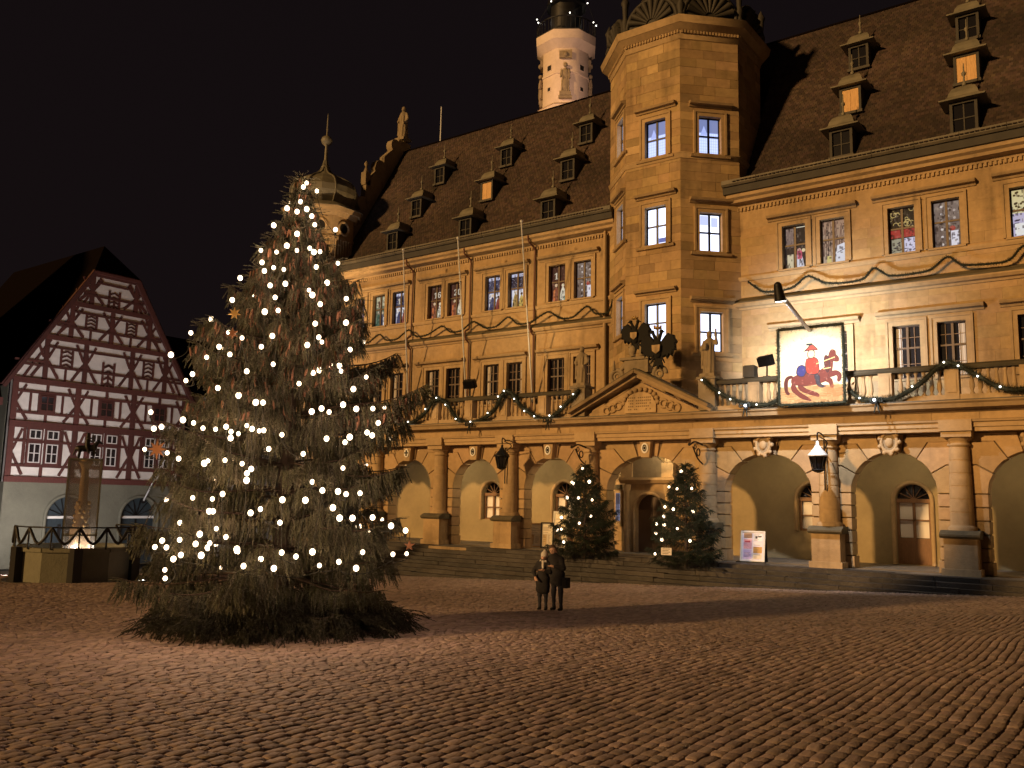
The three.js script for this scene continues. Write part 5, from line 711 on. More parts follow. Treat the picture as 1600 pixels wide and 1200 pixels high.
function conifer(t, H, R, o) {
  new C().lathe([[o.trunk, 0], [o.trunk * 0.8, H * 0.3], [o.trunk * 0.4, H * 0.75], [0.012, H]], 0, 0, 0, 10).build('trunk', M.bark, t);
  const limbs = new C(), list = [[], [], []], cones = [], q = new THREE.Quaternion(), q2 = new THREE.Quaternion(), down = V(0, -1, 0);
  const put = (p, dir, s, tone, k = (rnd() * 3) | 0) => { q.setFromUnitVectors(down, dir.clone().normalize()); q2.setFromAxisAngle(down, rnd() * 6.3); q.multiply(q2); list[k].push([new THREE.Matrix4().compose(p, q, V(s, s, s)), tone]); };
  let ga = 0.4;
  for (let h = o.h0; h < H - 0.12; ) {
    const n = o.perWhorl, frac = h / H;
    for (let i = 0; i < n; i++) {
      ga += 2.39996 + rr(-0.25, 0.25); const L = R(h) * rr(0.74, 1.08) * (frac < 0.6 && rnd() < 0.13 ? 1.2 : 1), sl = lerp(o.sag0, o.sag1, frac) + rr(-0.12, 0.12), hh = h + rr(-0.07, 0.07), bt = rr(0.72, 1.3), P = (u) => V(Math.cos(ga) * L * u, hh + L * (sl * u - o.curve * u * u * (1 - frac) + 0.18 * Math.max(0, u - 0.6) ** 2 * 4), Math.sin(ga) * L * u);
      const steps = Math.max(3, Math.round(L / 0.22)); for (let k = 0; k < steps; k++) { const a = P(k / steps), b = P((k + 1) / steps); limbs.bar(a.toArray(), b.toArray(), lerp(0.03, 0.007, k / steps) * o.limb, lerp(0.03, 0.007, (k + 1) / steps) * o.limb, 4); }
      const m = Math.max(4, Math.round(L * o.dens)), side = V(-Math.sin(ga), 0, Math.cos(ga));
      for (let k = 0; k < m; k++) {
        const u = 0.12 + 0.88 * Math.sqrt(rnd()), p = P(u), w = (1 - u * 0.72) * L * 0.34 * rr(-1, 1); p.addScaledVector(side, w); p.y -= Math.abs(w) * 0.18 * o.hang;
        const out = V(Math.cos(ga), 0, Math.sin(ga)), dir = V(0, -o.hang, 0).addScaledVector(out, rr(0.0, 0.5) + (u > 0.92 ? 0.3 : 0)).addScaledVector(side, Math.sign(w) * rr(0.1, 0.7) * (o.hang < 1 ? 1.6 : 0.7)); dir.y += rr(-0.2, 0.25);
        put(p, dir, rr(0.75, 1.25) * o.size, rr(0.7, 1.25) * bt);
        if (o.cones && frac > 0.42 && rnd() < 0.42 * (frac - 0.2)) cones.push([p.clone().add(V(rr(-0.05, 0.05), -0.12, rr(-0.05, 0.05))), rr(0.8, 1.25)]);
      }
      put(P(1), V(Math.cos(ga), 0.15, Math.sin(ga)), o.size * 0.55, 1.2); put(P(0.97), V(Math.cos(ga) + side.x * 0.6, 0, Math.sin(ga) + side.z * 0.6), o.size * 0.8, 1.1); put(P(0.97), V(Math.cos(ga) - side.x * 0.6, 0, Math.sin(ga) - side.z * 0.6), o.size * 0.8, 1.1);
    }
    h += lerp(o.gap0, o.gap1, frac);
  }
  for (let i = 0; i < 26; i++) { const a = rnd() * 6.3, y = H - rnd() * 0.6; put(V(Math.cos(a) * 0.03, y, Math.sin(a) * 0.03), V(Math.cos(a), 0.9, Math.sin(a)), o.size * 0.45, 1.1); }
  if (o.skirt) for (let i = 0; i < o.skirt; i++) { // cut boughs heaped round the foot
    const a = rnd() * 6.3, r = R(0) * Math.sqrt(rr(0.05, 1.12)), b = V(Math.cos(a) * r, Math.max(0.04, 0.62 * (1 - r / (R(0) * 1.15)) + 0.16 + rr(-0.05, 0.14)) + (o.slope ? o.slope(Math.cos(a) * r, Math.sin(a) * r) : 0), Math.sin(a) * r), d = V(Math.cos(a + rr(-1, 1)), rr(-1.1, 0.0), Math.sin(a + rr(-1, 1)));
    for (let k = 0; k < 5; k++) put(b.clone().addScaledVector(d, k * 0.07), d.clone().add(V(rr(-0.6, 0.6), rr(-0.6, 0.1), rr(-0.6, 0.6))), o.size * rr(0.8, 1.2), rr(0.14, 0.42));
  }
  limbs.build('branches', M.bark, t);
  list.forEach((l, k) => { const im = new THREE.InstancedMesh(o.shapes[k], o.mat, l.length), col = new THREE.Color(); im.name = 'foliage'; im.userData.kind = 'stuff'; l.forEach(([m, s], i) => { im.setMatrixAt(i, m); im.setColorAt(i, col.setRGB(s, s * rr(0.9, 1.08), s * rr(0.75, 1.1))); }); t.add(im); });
  if (cones.length) { const g = new C().lathe([[0.001, 0.07], [0.018, 0.055], [0.022, 0.02], [0.02, -0.035], [0.014, -0.075], [0.001, -0.085]], 0, 0, 0, 7).geo(), im = new THREE.InstancedMesh(g, M.cone, cones.length), c = new THREE.Color(); im.name = 'hanging_cones'; im.userData.kind = 'stuff'; cones.forEach(([p, s], i) => { im.setMatrixAt(i, new THREE.Matrix4().compose(p, q.setFromEuler(new THREE.Euler(rr(-0.3, 0.3), 0, rr(-0.3, 0.3))), V(s, s, s))); im.setColorAt(i, c.setScalar(rr(0.7, 1.2))); }); t.add(im); }
  return list.reduce((a, l) => a + l.length, 0);
}
const TX = -12.7, TZ = 21.6, TY = -0.2;
const bigTree = thing('christmas_tree', 'tall drooping spruce hung with bulbs standing on the cobbles at left', 'christmas tree', [TX, TY, TZ], 0.001);
const RB = profR([0, 0.45, 1, 1.7, 2.7, 3.8, 4.8, 5.5, 6.4, 7.2, 7.7, 8.1, 8.45], [2.0, 2.0, 2.34, 2.32, 2.05, 2.04, 1.68, 1.33, 0.84, 0.45, 0.25, 0.12, 0.02]);
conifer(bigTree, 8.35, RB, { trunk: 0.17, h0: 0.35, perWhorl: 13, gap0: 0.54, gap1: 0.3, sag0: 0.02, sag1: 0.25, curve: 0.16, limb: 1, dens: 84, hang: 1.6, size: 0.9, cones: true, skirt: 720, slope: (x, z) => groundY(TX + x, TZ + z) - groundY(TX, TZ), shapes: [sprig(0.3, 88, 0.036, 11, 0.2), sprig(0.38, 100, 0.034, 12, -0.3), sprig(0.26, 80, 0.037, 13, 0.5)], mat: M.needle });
const firShapes = [sprig(0.24, 60, 0.036, 21, 0.4), sprig(0.28, 66, 0.034, 22, -0.4), sprig(0.2, 52, 0.038, 23, 0.2)];
const firs = [['small christmas tree with bulbs on the steps left of the portal', -19.05, 1.0, -0.12, 3.95, 1.3], ['small christmas tree with bulbs and a white sign right of the portal', -14.45, 1.25, -0.18, 3.9, 1.28]].map(([l, x, z, y, H, r]) => {
  const t = thing('small_christmas_tree', l, 'christmas tree', [x, y, z], 0.001, 'small christmas trees on the steps');
  conifer(t, H, profR([0, 0.4, 1.2, 2.2, 3.2, 3.7, H], [r * 0.9, r, r * 0.95, r * 0.62, r * 0.32, r * 0.14, 0.04]), { trunk: 0.07, h0: 0.18, perWhorl: 7, gap0: 0.2, gap1: 0.17, sag0: 0.12, sag1: 0.5, curve: 0.1, limb: 0.6, dens: 58, hang: 0.55, size: 0.85, cones: false, skirt: 60, shapes: firShapes, mat: M.needleFir }); return t;
});
// light strings: every bulb a part of its string
const bulbGeo = (() => { const c = new C(); c.sph(0, 0, 0, 0.04, 1, 1, 1.1, 1, 10, 8); return c.geo(); })(), sockGeo = (() => { const c = new C(); c.bar([0, -0.05, 0], [0, -0.11, 0], 0.022, 0.018, 6); return c.geo(); })();
function lightString(label, base, pts, k, size = 1) {
  const t = thing('string_lights', label, 'string lights', base, 0.001), order = pts.slice().sort((a, b) => Math.atan2(a[2], a[0]) - Math.atan2(b[2], b[0]) || a[1] - b[1]);
  for (const p of pts) { const m = new THREE.Mesh(bulbGeo, M.bulb); m.name = 'light_bulb'; m.position.set(...p); m.scale.setScalar(size * rr(0.8, 1.2)); t.add(m); const s = new THREE.Mesh(sockGeo, M.cable); s.name = 'socket'; m.add(s); pointLamp(base[0] + p[0], base[1] + p[1], base[2] + p[2], [1, 0.6, 0.36], k * rr(0.6, 1.4), 2.5); }
  return t;
}
{
  const B = [22,811,7,22,801,14,20,804,-20,27,769,23,10,755,39,30,747,32,37,755,16,45,742,10,52,725,8,-5,721,55,50,730,-44,48,699,44,44,673,62,-6,668,79,33,660,75,61,664,53,70,672,32,76,665,27,77,669,14,15,640,91,44,627,88,31,621,97,62,623,80,89,635,31,79,657,-28,-35,617,98,58,590,104,77,594,87,108,606,21,-8,567,131,39,572,122,77,566,107,75,538,125,-60,538,134,-84,512,157,30,501,161,63,489,158,105,493,130,99,473,146,25,475,174,-102,471,181,54,460,173,106,585,59,113,576,57,125,560,49,123,582,-12,149,532,10,92,541,111,138,521,69,151,496,71,156,488,68,148,480,92,173,481,20,4,458,182,-19,430,191,-35,420,192,93,430,167,56,402,193,96,389,182,-121,370,199,-14,352,206,16,346,206,-118,342,193,-113,346,182,38,337,203,63,335,197,80,339,190,111,341,174,118,336,169,88,331,186,99,328,180,88,321,186,122,378,168,124,443,140,160,412,115,167,432,93,169,438,82,173,450,63,178,449,47,182,440,46,189,436,-5,195,411,29,200,382,55,206,377,31,208,381,-5,180,367,103,187,373,89,193,368,78,131,378,161,207,358,-20,206,340,4,206,336,-8,202,330,39,200,321,47,190,325,78,153,328,138,133,334,158,127,333,162,-123,306,204,-79,300,189,-23,289,203,42,281,199,50,285,198,80,286,188,105,281,174,113,266,170,116,255,172,118,273,166,139,305,151,-31,222,215,38,226,213,75,225,203,89,233,195,76,206,208,83,206,206,136,205,176,145,211,165,28,187,226,97,180,208,73,171,220,114,168,202,-9,158,231,35,161,229,-31,147,229,4,148,231,67,156,222,90,158,213,87,151,214,129,150,192,173,299,110,198,279,47,183,255,97,194,242,85,203,241,60,208,237,47,211,239,19,164,226,139,185,226,111,171,191,147,215,199,65,220,199,42,224,200,1,224,186,-43,210,177,-94,206,215,72,38,138,227,22,131,229,76,139,217,1,113,229,129,147,191,137,125,184,157,136,168,170,122,153,179,146,147,191,140,129,204,147,108,208,126,96,220,131,67,226,120,35,229,145,25,226,139,-48,207,137,-102,2,100,228], pts = []; for (let i = 0; i < B.length; i += 3) pts.push([B[i] / 100, B[i + 1] / 100, B[i + 2] / 100]);
  for (let i = 0; i < 44; i++) { const h = 0.9 + 7 * rnd() ** 1.4, a = -2.3 + rr(-1.2, 1.2), r = RB(h) * 0.97; pts.push([Math.cos(a) * r, h, Math.sin(a) * r]); } // the far side
  const cuts = [0, 1.4, 2.6, 4.0, 5.6, 9], names = ['lowest', 'second lowest', 'middle', 'second highest', 'topmost'];
  for (let i = 0; i < 5; i++) {
    const ps = pts.filter((p) => p[1] >= cuts[i] && p[1] < cuts[i + 1]); const t = lightString(names[i] + ' string of warm bulbs wound round the tall spruce', [TX, TY, TZ], ps, 0.32);
    const ring = ps.slice().sort((a, b) => Math.atan2(a[2], a[0]) - Math.atan2(b[2], b[0])), c = new C(); for (let k = 0; k + 1 < ring.length; k++) { const a = ring[k], b = ring[k + 1], d = Math.hypot(a[0] - b[0], a[1] - b[1], a[2] - b[2]); if (d > 1.1) continue; const mid = [(a[0] + b[0]) / 2 * 0.95, (a[1] + b[1]) / 2 - 0.1 - d * 0.1, (a[2] + b[2]) / 2 * 0.95]; c.tube([[a[0], a[1] - 0.1, a[2]], mid, [b[0], b[1] - 0.1, b[2]]], 0.007, 8, 4); } if (!c.empty) c.build('cable', M.cable, t);
  }
  const onFir = (f, L) => L.map(([dx, y, dz]) => [dx, y, dz]);
  lightString('string of bulbs on the small christmas tree left of the portal', firs[0].position.toArray(), onFir(0, [[-0.02, 3.62, 0.18], [-0.42, 3.05, 0.35], [-0.3, 3.0, 0.42], [0.38, 3.08, 0.3], [-0.55, 2.42, 0.5], [0.1, 2.42, 0.66], [0.55, 2.35, 0.35], [-0.75, 1.62, 0.6], [0.3, 1.42, 0.9], [0.62, 1.7, 0.55], [-1.0, 1.1, 0.5], [-0.62, 1.15, 0.8], [-0.3, 0.66, 1.1]]), 0.55, 1.3);
  lightString('string of bulbs on the small christmas tree right of the portal', firs[1].position.toArray(), onFir(1, [[-0.12, 3.55, 0.15], [-0.55, 2.95, 0.3], [-0.15, 2.88, 0.45], [0.4, 2.9, 0.35], [-0.62, 2.2, 0.5], [-0.2, 2.12, 0.66], [0.5, 2.05, 0.5], [-0.6, 1.85, 0.62], [-1.05, 1.55, 0.35], [-0.5, 1.55, 0.8], [0.1, 1.42, 0.95], [-1.0, 1.2, 0.5], [-0.5, 1.0, 1.0], [0.55, 1.0, 0.85], [-0.98, 0.45, 0.6]]), 0.55, 1.3);
}
// ornaments
function star(label, p, n, R, material, turn) { const t = thing('star_ornament', label, 'ornament', [TX + p[0], TY + p[1], TZ + p[2]], turn), pts = []; for (let i = 0; i < n * 2; i++) { const a = PI / 2 + PI * i / n; pts.push([Math.cos(a) * (i % 2 ? R * 0.42 : R), Math.sin(a) * (i % 2 ? R * 0.42 : R)]); } new C().shape(pts, -0.012, 0.012, 1, [], 0.008).build('star', material, t); new C().bar([0, R, 0], [0, R + 0.12, 0], 0.006).build('thread', M.cable, t); }
star('yellow star ornament on the upper left of the tall spruce', [0.44, 5.32, 1.62], 7, 0.11, M.gold, 0.7);
star('orange straw star on the left side of the tall spruce', [-0.76, 3.05, 2.1], 8, 0.17, M.straw, 0.6);
star('pale star at the lower right edge of the tall spruce', [2.24, 1.52, -0.9], 5, 0.1, M.straw, 0.6);
star('reddish star high on the left shoulder of the tall spruce', [0.56, 4.95, 1.72], 6, 0.1, M.straw, 0.9);
{ const t = thing('paper_sign', 'small white sign hanging on the right small christmas tree', 'sign', [-14.62, 0.42, 2.55], 0.25); new C().box(-0.19, 0.19, -0.13, 0.13, -0.01, 0.01).build('card', M.paper, t); const l = new C(); for (let i = 0; i < 4; i++) l.box(-0.14, 0.14 - 0.06 * (i % 2), 0.08 - i * 0.055, 0.095 - i * 0.055, 0.0105, 0.012, 0.3); l.build('printed_line', M.straw, t).userData.kind = 'stuff'; new C().bar([0, 0.13, 0], [0, 0.4, -0.15], 0.005).build('string', M.cable, t); }
// ---------------------------------------------------------------- the couple
function hand(c, x, y, z, s, dir) { c.push([x, y, z, 0.036 * s, x + dir[0] * 0.07, y + dir[1] * 0.07, z + dir[2] * 0.07, 0.034 * s]); for (let i = 0; i < 4; i++) { const o = (i - 1.5) * 0.019; c.push([x + dir[0] * 0.07 + o, y + dir[1] * 0.07, z + dir[2] * 0.07, 0.0095, x + dir[0] * 0.13 + o, y + dir[1] * 0.13 - 0.015, z + dir[2] * 0.13, 0.008]); } c.push([x, y, z, 0.012, x + 0.05 * Math.sign(o_(x)), y + dir[1] * 0.06 + 0.01, z + 0.04, 0.009]); }
const o_ = (x) => (x < 0 ? 1 : -1);
function person(label, x, z, turn, H, lean, o) {
  const y0 = groundY(x, z) + 0.0, t = thing('person', label, 'person', [x, y0, z], turn), s = H / 1.72, L = (y) => lean * Math.max(0, y - 0.9) * Math.max(0, y - 0.9);
  const B = (a, b) => [a[0] * s + L(a[1]) * s, a[1] * s, a[2] * s, a[3] * s, b[0] * s + L(b[1]) * s, b[1] * s, b[2] * s, b[3] * s];
  const coat = [B([0, 0.92, 0, 0.165], [0, 1.2, 0, 0.16]), B([0, 1.2, 0, 0.17], [0, 1.4, 0, 0.15]), B([-0.13, 1.4, 0, 0.09], [0.13, 1.4, 0, 0.09]), B([-0.05, 0.95, 0, 0.17], [-0.07, o.hem, 0.01, 0.15]), B([0.05, 0.95, 0, 0.17], [0.07, o.hem, 0.01, 0.15]), B([0, 1.42, 0, 0.1], [0, 1.5, 0.01, 0.085])];
  for (const a of o.arms) { coat.push(B([a[0][0], a[0][1], a[0][2], 0.075], [...a[1], 0.06]), B([...a[1], 0.06], [...a[2], 0.045])); }
  const legs = []; for (const d of [-1, 1]) legs.push(B([d * 0.09, 0.9, 0, 0.1], [d * o.st, 0.48, 0.01, 0.07]), B([d * o.st, 0.48, 0.01, 0.068], [d * o.st, 0.09, -0.015, 0.045]));
  blob('body', M.skin, t, [B([0, 1.44, 0, 0.055], [0, 1.53, 0.01, 0.05]), B([0.0, 1.6, 0.015, 0.085], [0, 1.645, 0.0, 0.095]), B([0, 1.56, 0.045, 0.055], [0, 1.54, 0.05, 0.045]), B([0, 1.62, 0.1, 0.014], [0, 1.585, 0.115, 0.018]), B([-0.085, 1.6, 0, 0.02], [-0.088, 1.57, 0, 0.016]), B([0.085, 1.6, 0, 0.02], [0.088, 1.57, 0, 0.016]), B([0, 1.2, 0, 0.08], [0, 1.46, 0, 0.06])], 0.012, 0.02);
  blob('coat', M.cloth, t, coat, 0.018, 0.05, (a, b, c) => 0.005 * Math.sin(38 * b + 9 * a)); blob('trousers', M.denim, t, legs, 0.016, 0.03, (a, b) => 0.003 * Math.sin(50 * b));
  const sh = []; for (const d of [-1, 1]) sh.push(B([d * o.st, 0.05, -0.04, 0.045], [d * o.st * 1.08, 0.04, 0.12, 0.04]), B([d * o.st, 0.12, -0.02, 0.05], [d * o.st, 0.05, -0.02, 0.05])); blob('boots', M.black, t, sh, 0.012, 0.02);
  if (o.hat) blob('knit_hat', M.knit, t, [B([0, 1.67, -0.005, 0.112], [0, 1.69, -0.01, 0.108]), B([0, 1.78, -0.02, 0.05], [0, 1.8, -0.02, 0.045])], 0.012, 0.03, (a, b) => 0.003 * Math.sin(120 * b)); 
  if (o.scarf) blob('scarf', M.knit, t, [B([-0.07, 1.48, 0.04, 0.06], [0.07, 1.47, 0.05, 0.06]), B([0, 1.46, 0.1, 0.05], [0.03, 1.3, 0.17, 0.04])], 0.014, 0.03);
  if (o.hair) blob('hair', M.hairBrown, t, [B([0, 1.68, -0.02, 0.105], [0, 1.6, -0.05, 0.09]), B([0, 1.6, -0.06, 0.085], [0, 1.45, -0.07, 0.06])], 0.012, 0.03);
  const face = new C(); for (const d of [-1, 1]) { const p = B([d * 0.034, 1.625, 0.094, 0.01], [0, 0, 0, 0]); face.sph(p[0], p[1], p[2], 0.011 * s); } const mo = B([0, 1.548, 0.1, 0], [0, 0, 0, 0]); face.box(mo[0] - 0.02 * s, mo[0] + 0.02 * s, mo[1] - 0.004, mo[1] + 0.004, mo[2] - 0.01, mo[2] + 0.004); face.build('eyes_and_mouth', M.hairBrown, t);
  for (const a of o.arms) { const e = B([...a[2], 0.04], [...a[1], 0]), d = V(e[0] - e[4], e[1] - e[5], e[2] - e[6]).normalize(), hb = []; hand(hb, e[0], e[1], e[2], s, d.toArray()); blob('hand', M.skin, t, hb, 0.006, 0.008); }
  if (o.bag) { new C().box(0.2 * s, 0.34 * s, 0.62 * s, 0.9 * s, -0.1, 0.1).build('shoulder_bag', M.black, t); }
  return t;
}
person('shorter person in dark coat and pale knitted hat, huddled at the left of the couple', -12.4, 13.75, 0.35, 1.36, 0.05, { hem: 0.62, st: 0.1, hat: true, scarf: true, arms: [[[-0.19, 1.38, 0], [-0.3, 1.16, 0.05], [-0.2, 1.02, 0.22]], [[0.19, 1.38, 0], [0.24, 1.18, 0.14], [0.1, 1.22, 0.26]]] });
person('taller person in dark jacket with brown hair leaning towards the shorter companion', -12.06, 13.62, 0.1, 1.52, -0.3, { hem: 0.8, st: 0.11, hair: true, bag: true, arms: [[[-0.19, 1.38, 0], [-0.36, 1.24, -0.1], [-0.5, 1.12, -0.02]], [[0.19, 1.38, 0], [0.25, 1.15, 0.1], [0.04, 1.2, 0.24]]] });
// ---------------------------------------------------------------- timber-framed house facing the hall (written in local axes: x along its front, z outwards)
{
  const BY = -1.95, h = thing('timber_framed_house', 'half-timbered gabled house with dark red beams behind the fountain', 'house', [-48, BY, 10.85], PI / 2), W = 10.15, Y = (y) => y - BY;
  const y1 = Y(2.58), y2 = Y(5.65), y3 = Y(7.95), cx = W / 2, gx = (y) => lerp(-0.25, cx - 1.25, clamp((y - y3) / (Y(14.4) - y3), 0, 1)); // left edge of the gable at height y
  // stone storey with two arched gateways
  const gate = (x) => { const p = [[x + 1.12, 0.02]]; for (let i = 0; i <= 16; i++) { const a = PI * i / 16; p.push([x + Math.cos(a) * 1.12, 2.72 + Math.sin(a) * 1.1]); } p.push([x - 1.12, 0.02]); return p; }, gates = [3.42, 7.62];
  new C().shape([[0, 0], [W, 0], [W, y1], [0, y1]], -0.5, -0.02, 1, gates.map(gate)).build('ground_storey_wall', M.rubble, h);
  for (const x of gates) {
    const g = subGroup('gateway', h), a = gate(x); new C().tube(a.map(([p, q]) => [x + (p - x) * 1.06, q === 0.02 ? q : 2.72 + (q - 2.72) * 1.06, 0]), 0.1, 50, 6).build('surround', M.rubble, g);
    new C().shape(a, -0.42, -0.36).build('door_leaves', M.doorTeal, g); new C().box(x - 1.1, x + 1.1, 2.62, 2.76, -0.36, -0.26).build('transom', M.white, g); new C().box(x - 0.04, x + 0.04, 0.02, 2.62, -0.36, -0.3).box(x - 0.3, x - 0.12, 1.6, 2.3, -0.36, -0.33, 2).box(x + 0.3, x + 0.7, 1.6, 2.3, -0.36, -0.33, 2).build('door_trim', M.iron, g);
    for (let i = 1; i < 7; i++) new C().beam([x, 2.76, -0.33], [x + Math.cos(PI * i / 7) * 1.08, 2.72 + Math.sin(PI * i / 7) * 1.06, -0.33], 0.04, 0.05).build('fanlight_bar', M.iron, g);
  }
  new C().shape([[0, y1], [W, y1], [W, y3], [W + 0.2, y3], [W - gx(Y(14.4)), Y(14.4)], [gx(Y(14.4)), Y(14.4)], [-0.2, y3], [0, y3]], -0.3, -0.02).build('plaster_wall', M.plaster, h);
  const beam = (a, b, w = 0.2, out = 0.05) => new C().beam([a[0], a[1], out / 2 - 0.02], [b[0], b[1], out / 2 - 0.02], w, out + rr(-0.006, 0.006), rr(0.8, 1.2)).build('timber_beam', M.timber, h);
  const win = (x, y, w, hh, white, trans) => { const g = subGroup('window', h); new C().box(x - w / 2 - 0.1, x + w / 2 + 0.1, y - 0.1, y + hh + 0.1, -0.02, 0.075).build('casing', M.timber, g); new C().box(x - w / 2, x + w / 2, y, y + hh, 0.076, 0.08).build('pane', M.glassDark, g); const f = new C(), b = 0.05; f.box(x - w / 2, x - w / 2 + b, y, y + hh, 0.08, 0.11).box(x + w / 2 - b, x + w / 2, y, y + hh, 0.08, 0.11).box(x - w / 2 + b, x + w / 2 - b, y, y + b, 0.08, 0.11).box(x - w / 2 + b, x + w / 2 - b, y + hh - b, y + hh, 0.08, 0.11).box(x - 0.025, x + 0.025, y + b, y + hh - b, 0.08, 0.115); if (trans) f.box(x - w / 2 + b, x - 0.025, y + hh * 0.5 - 0.02, y + hh * 0.5 + 0.02, 0.08, 0.11).box(x + 0.025, x + w / 2 - b, y + hh * 0.5 - 0.02, y + hh * 0.5 + 0.02, 0.08, 0.11); f.build('frame', white ? M.whiteFrame : M.timber, g); };
  const kpost = (x, a, b, w = 0.3) => { beam([x, a], [x, b], w, 0.065); const m = (a + b) / 2, d = (b - a) * 0.27; for (const s of [-1, 1]) { if (x + s * 0.75 < 0 || x + s * 0.75 > W) continue; beam([x + s * 0.12, m - 0.1], [x + s * 0.7, a + 0.1], 0.15); beam([x + s * 0.12, m + 0.1], [x + s * 0.55, b - 0.1], 0.13); } };
  const rail = (a, b, y, w = 0.2, out = 0.075) => beam([a, y], [b, y], w, out);
  // first floor
  rail(-0.05, W + 0.05, y1 + 0.14, 0.3, 0.12); rail(-0.05, W + 0.05, y2 - 0.05, 0.34, 0.12);
  const P = [0.12, 3.45, 6.75, W - 0.12]; for (const x of P) kpost(x, y1 + 0.28, y2 - 0.2);
  for (let k = 0; k < 3; k++) { const a = P[k] + 0.15, b = P[k + 1] - 0.15, m = (a + b) / 2; rail(a, b, y1 + 0.86, 0.14); rail(a, b, y2 - 0.92, 0.13); beam([m, y1 + 0.28], [m, y1 + 0.8], 0.16); for (const s of [-1, 1]) { win(m + s * 0.46, y1 + 1.02, 0.62, 1.02, true, true); win(m + s * 0.46, y2 - 0.78, 0.62, 0.48, true, false); } for (const s of [-1, 1]) beam([m + s * 0.98, y1 + 0.9], [m + s * 0.98, y2 - 0.25], 0.16); }
  // second floor
  rail(-0.05, W + 0.05, y3 - 0.02, 0.3, 0.12); for (const x of P) kpost(x, y2 + 0.1, y3 - 0.15);
  for (let k = 0; k < 3; k++) { const a = P[k] + 0.15, b = P[k + 1] - 0.15, m = (a + b) / 2; rail(a, b, y2 + 0.58, 0.13); rail(a, b, y3 - 0.6, 0.13); beam([m, y3 - 0.55], [m, y3 - 0.1], 0.15); win(m, y2 + 0.72, 0.72, 0.82, false, true); beam([m, y2 + 0.1], [m, y2 + 0.55], 0.15); beam([m - 0.85, y2 + 0.6], [m - 0.85, y3 - 0.65], 0.12); beam([m + 0.85, y2 + 0.6], [m + 0.85, y3 - 0.65], 0.12); }
  // gable floors
  const lv = [y3, Y(10.42), Y(12.5), Y(14.35)];
  const chevron = (x, a, b, w) => { const n = 4, st = (b - a) / n; beam([x - w / 2, a], [x - w / 2, b], 0.12); beam([x + w / 2, a], [x + w / 2, b], 0.12); for (let i = 0; i < n; i++) for (const s of [-1, 1]) new C().beam([x, a + st * (i + 0.62), 0.004], [x + s * w * 0.42, a + st * (i + 0.12), 0.004], st * 0.36, 0.05, rr(0.5, 0.9)).build('chevron_board', M.timber, h); };
  for (let k = 0; k < 3; k++) {
    const a = lv[k] + 0.13, b = lv[k + 1] - 0.13, x0 = gx(lv[k]) + 0.15, x1 = W - x0, xt = gx(lv[k + 1]) + 0.1; rail(gx(lv[k + 1]) - 0.05, W - gx(lv[k + 1]) + 0.05, lv[k + 1], k === 2 ? 0.16 : 0.26, 0.11);
    const posts = [[1.55, 3.7, 6.45, 8.6], [2.75, 5.07, 7.4], [3.75, 6.4]][k]; for (const x of posts) kpost(x, a, b, 0.26);
    rail(x0 + 0.5, x1 - 0.5, a + (b - a) * 0.33, 0.12); rail(xt + 0.1, W - xt - 0.1, a + (b - a) * 0.82, 0.11);
    const ch = [[[2.65, 0.62], [5.07, 0.66], [7.5, 0.62]], [[3.85, 0.6], [6.25, 0.6]], [[5.07, 0.62]]][k]; for (const [x, w] of ch) { if (x === 5.07) chevron(x, a, a + (b - a) * 0.62, w); else chevron(x, a + (b - a) * 0.36, b - (b - a) * 0.2, w); }
    for (const [x] of ch) beam([x, a], [x, a + (b - a) * 0.3], 0.12);
    for (const s of [0, 1]) { const X = (x) => (s ? W - x : x); rail(X(x0 + 0.05), X(posts[0] - 0.1), a + (b - a) * 0.42, 0.11); beam([X(x0 + 0.55), a], [X(xt + 0.32), b], 0.13); }
  }
  // verge boards, clipped gable and roof
  const e0 = [-0.55, y3 - 0.42], e1 = [gx(Y(14.4)) - 0.05, Y(14.45)], ap = [cx, Y(15.9)];
  for (const s of [0, 1]) { const X = (p) => [s ? W - p[0] : p[0], p[1]]; beam(X(e0), X(e1), 0.3, 0.22); }
  rail(e1[0] - 0.1, W - e1[0] + 0.1, Y(14.5), 0.2, 0.24);
  const roof = new C(), dq = (pts) => { const g = new THREE.BufferGeometry(), p = []; for (let i = 1; i + 1 < pts.length; i++) p.push(...pts[0], ...pts[i], ...pts[i + 1]); g.setAttribute('position', new THREE.Float32BufferAttribute(p, 3)); g.computeVertexNormals(); roof.add(g); };
  const D = -13, hip = [cx, Y(16.6), -1.6], R = (x) => W - x;
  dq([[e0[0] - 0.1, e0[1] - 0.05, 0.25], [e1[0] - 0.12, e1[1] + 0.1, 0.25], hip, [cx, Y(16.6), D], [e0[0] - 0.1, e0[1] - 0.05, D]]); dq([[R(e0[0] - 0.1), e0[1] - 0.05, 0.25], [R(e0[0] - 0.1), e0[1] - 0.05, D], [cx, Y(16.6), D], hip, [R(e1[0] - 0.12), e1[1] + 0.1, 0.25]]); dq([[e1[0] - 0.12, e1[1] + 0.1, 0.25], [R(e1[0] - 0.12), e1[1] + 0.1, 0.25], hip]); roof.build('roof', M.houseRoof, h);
  new C().box(-0.02, 0.0, 0, y3, D, -0.5).box(W, W + 0.02, 0, y3, D, -0.5).box(0, W, 0, y3, D - 0.02, D).build('side_wall', M.rubble, h); 
  // slim pole on the wall above the right gateway
  const f = thing('wall_pole', 'slim white pole slanting out from the wall above the right gateway', 'pole', [-48, 1.6, 3.2]); new C().bar([-47.95, 1.7, 3.05], [-45.2, 4.05, 3.6], 0.045, 0.03).build('pole', M.polePaint, f); new C().box(-48.02, -47.9, 1.55, 1.85, 2.95, 3.15).build('bracket', M.iron, f);
}
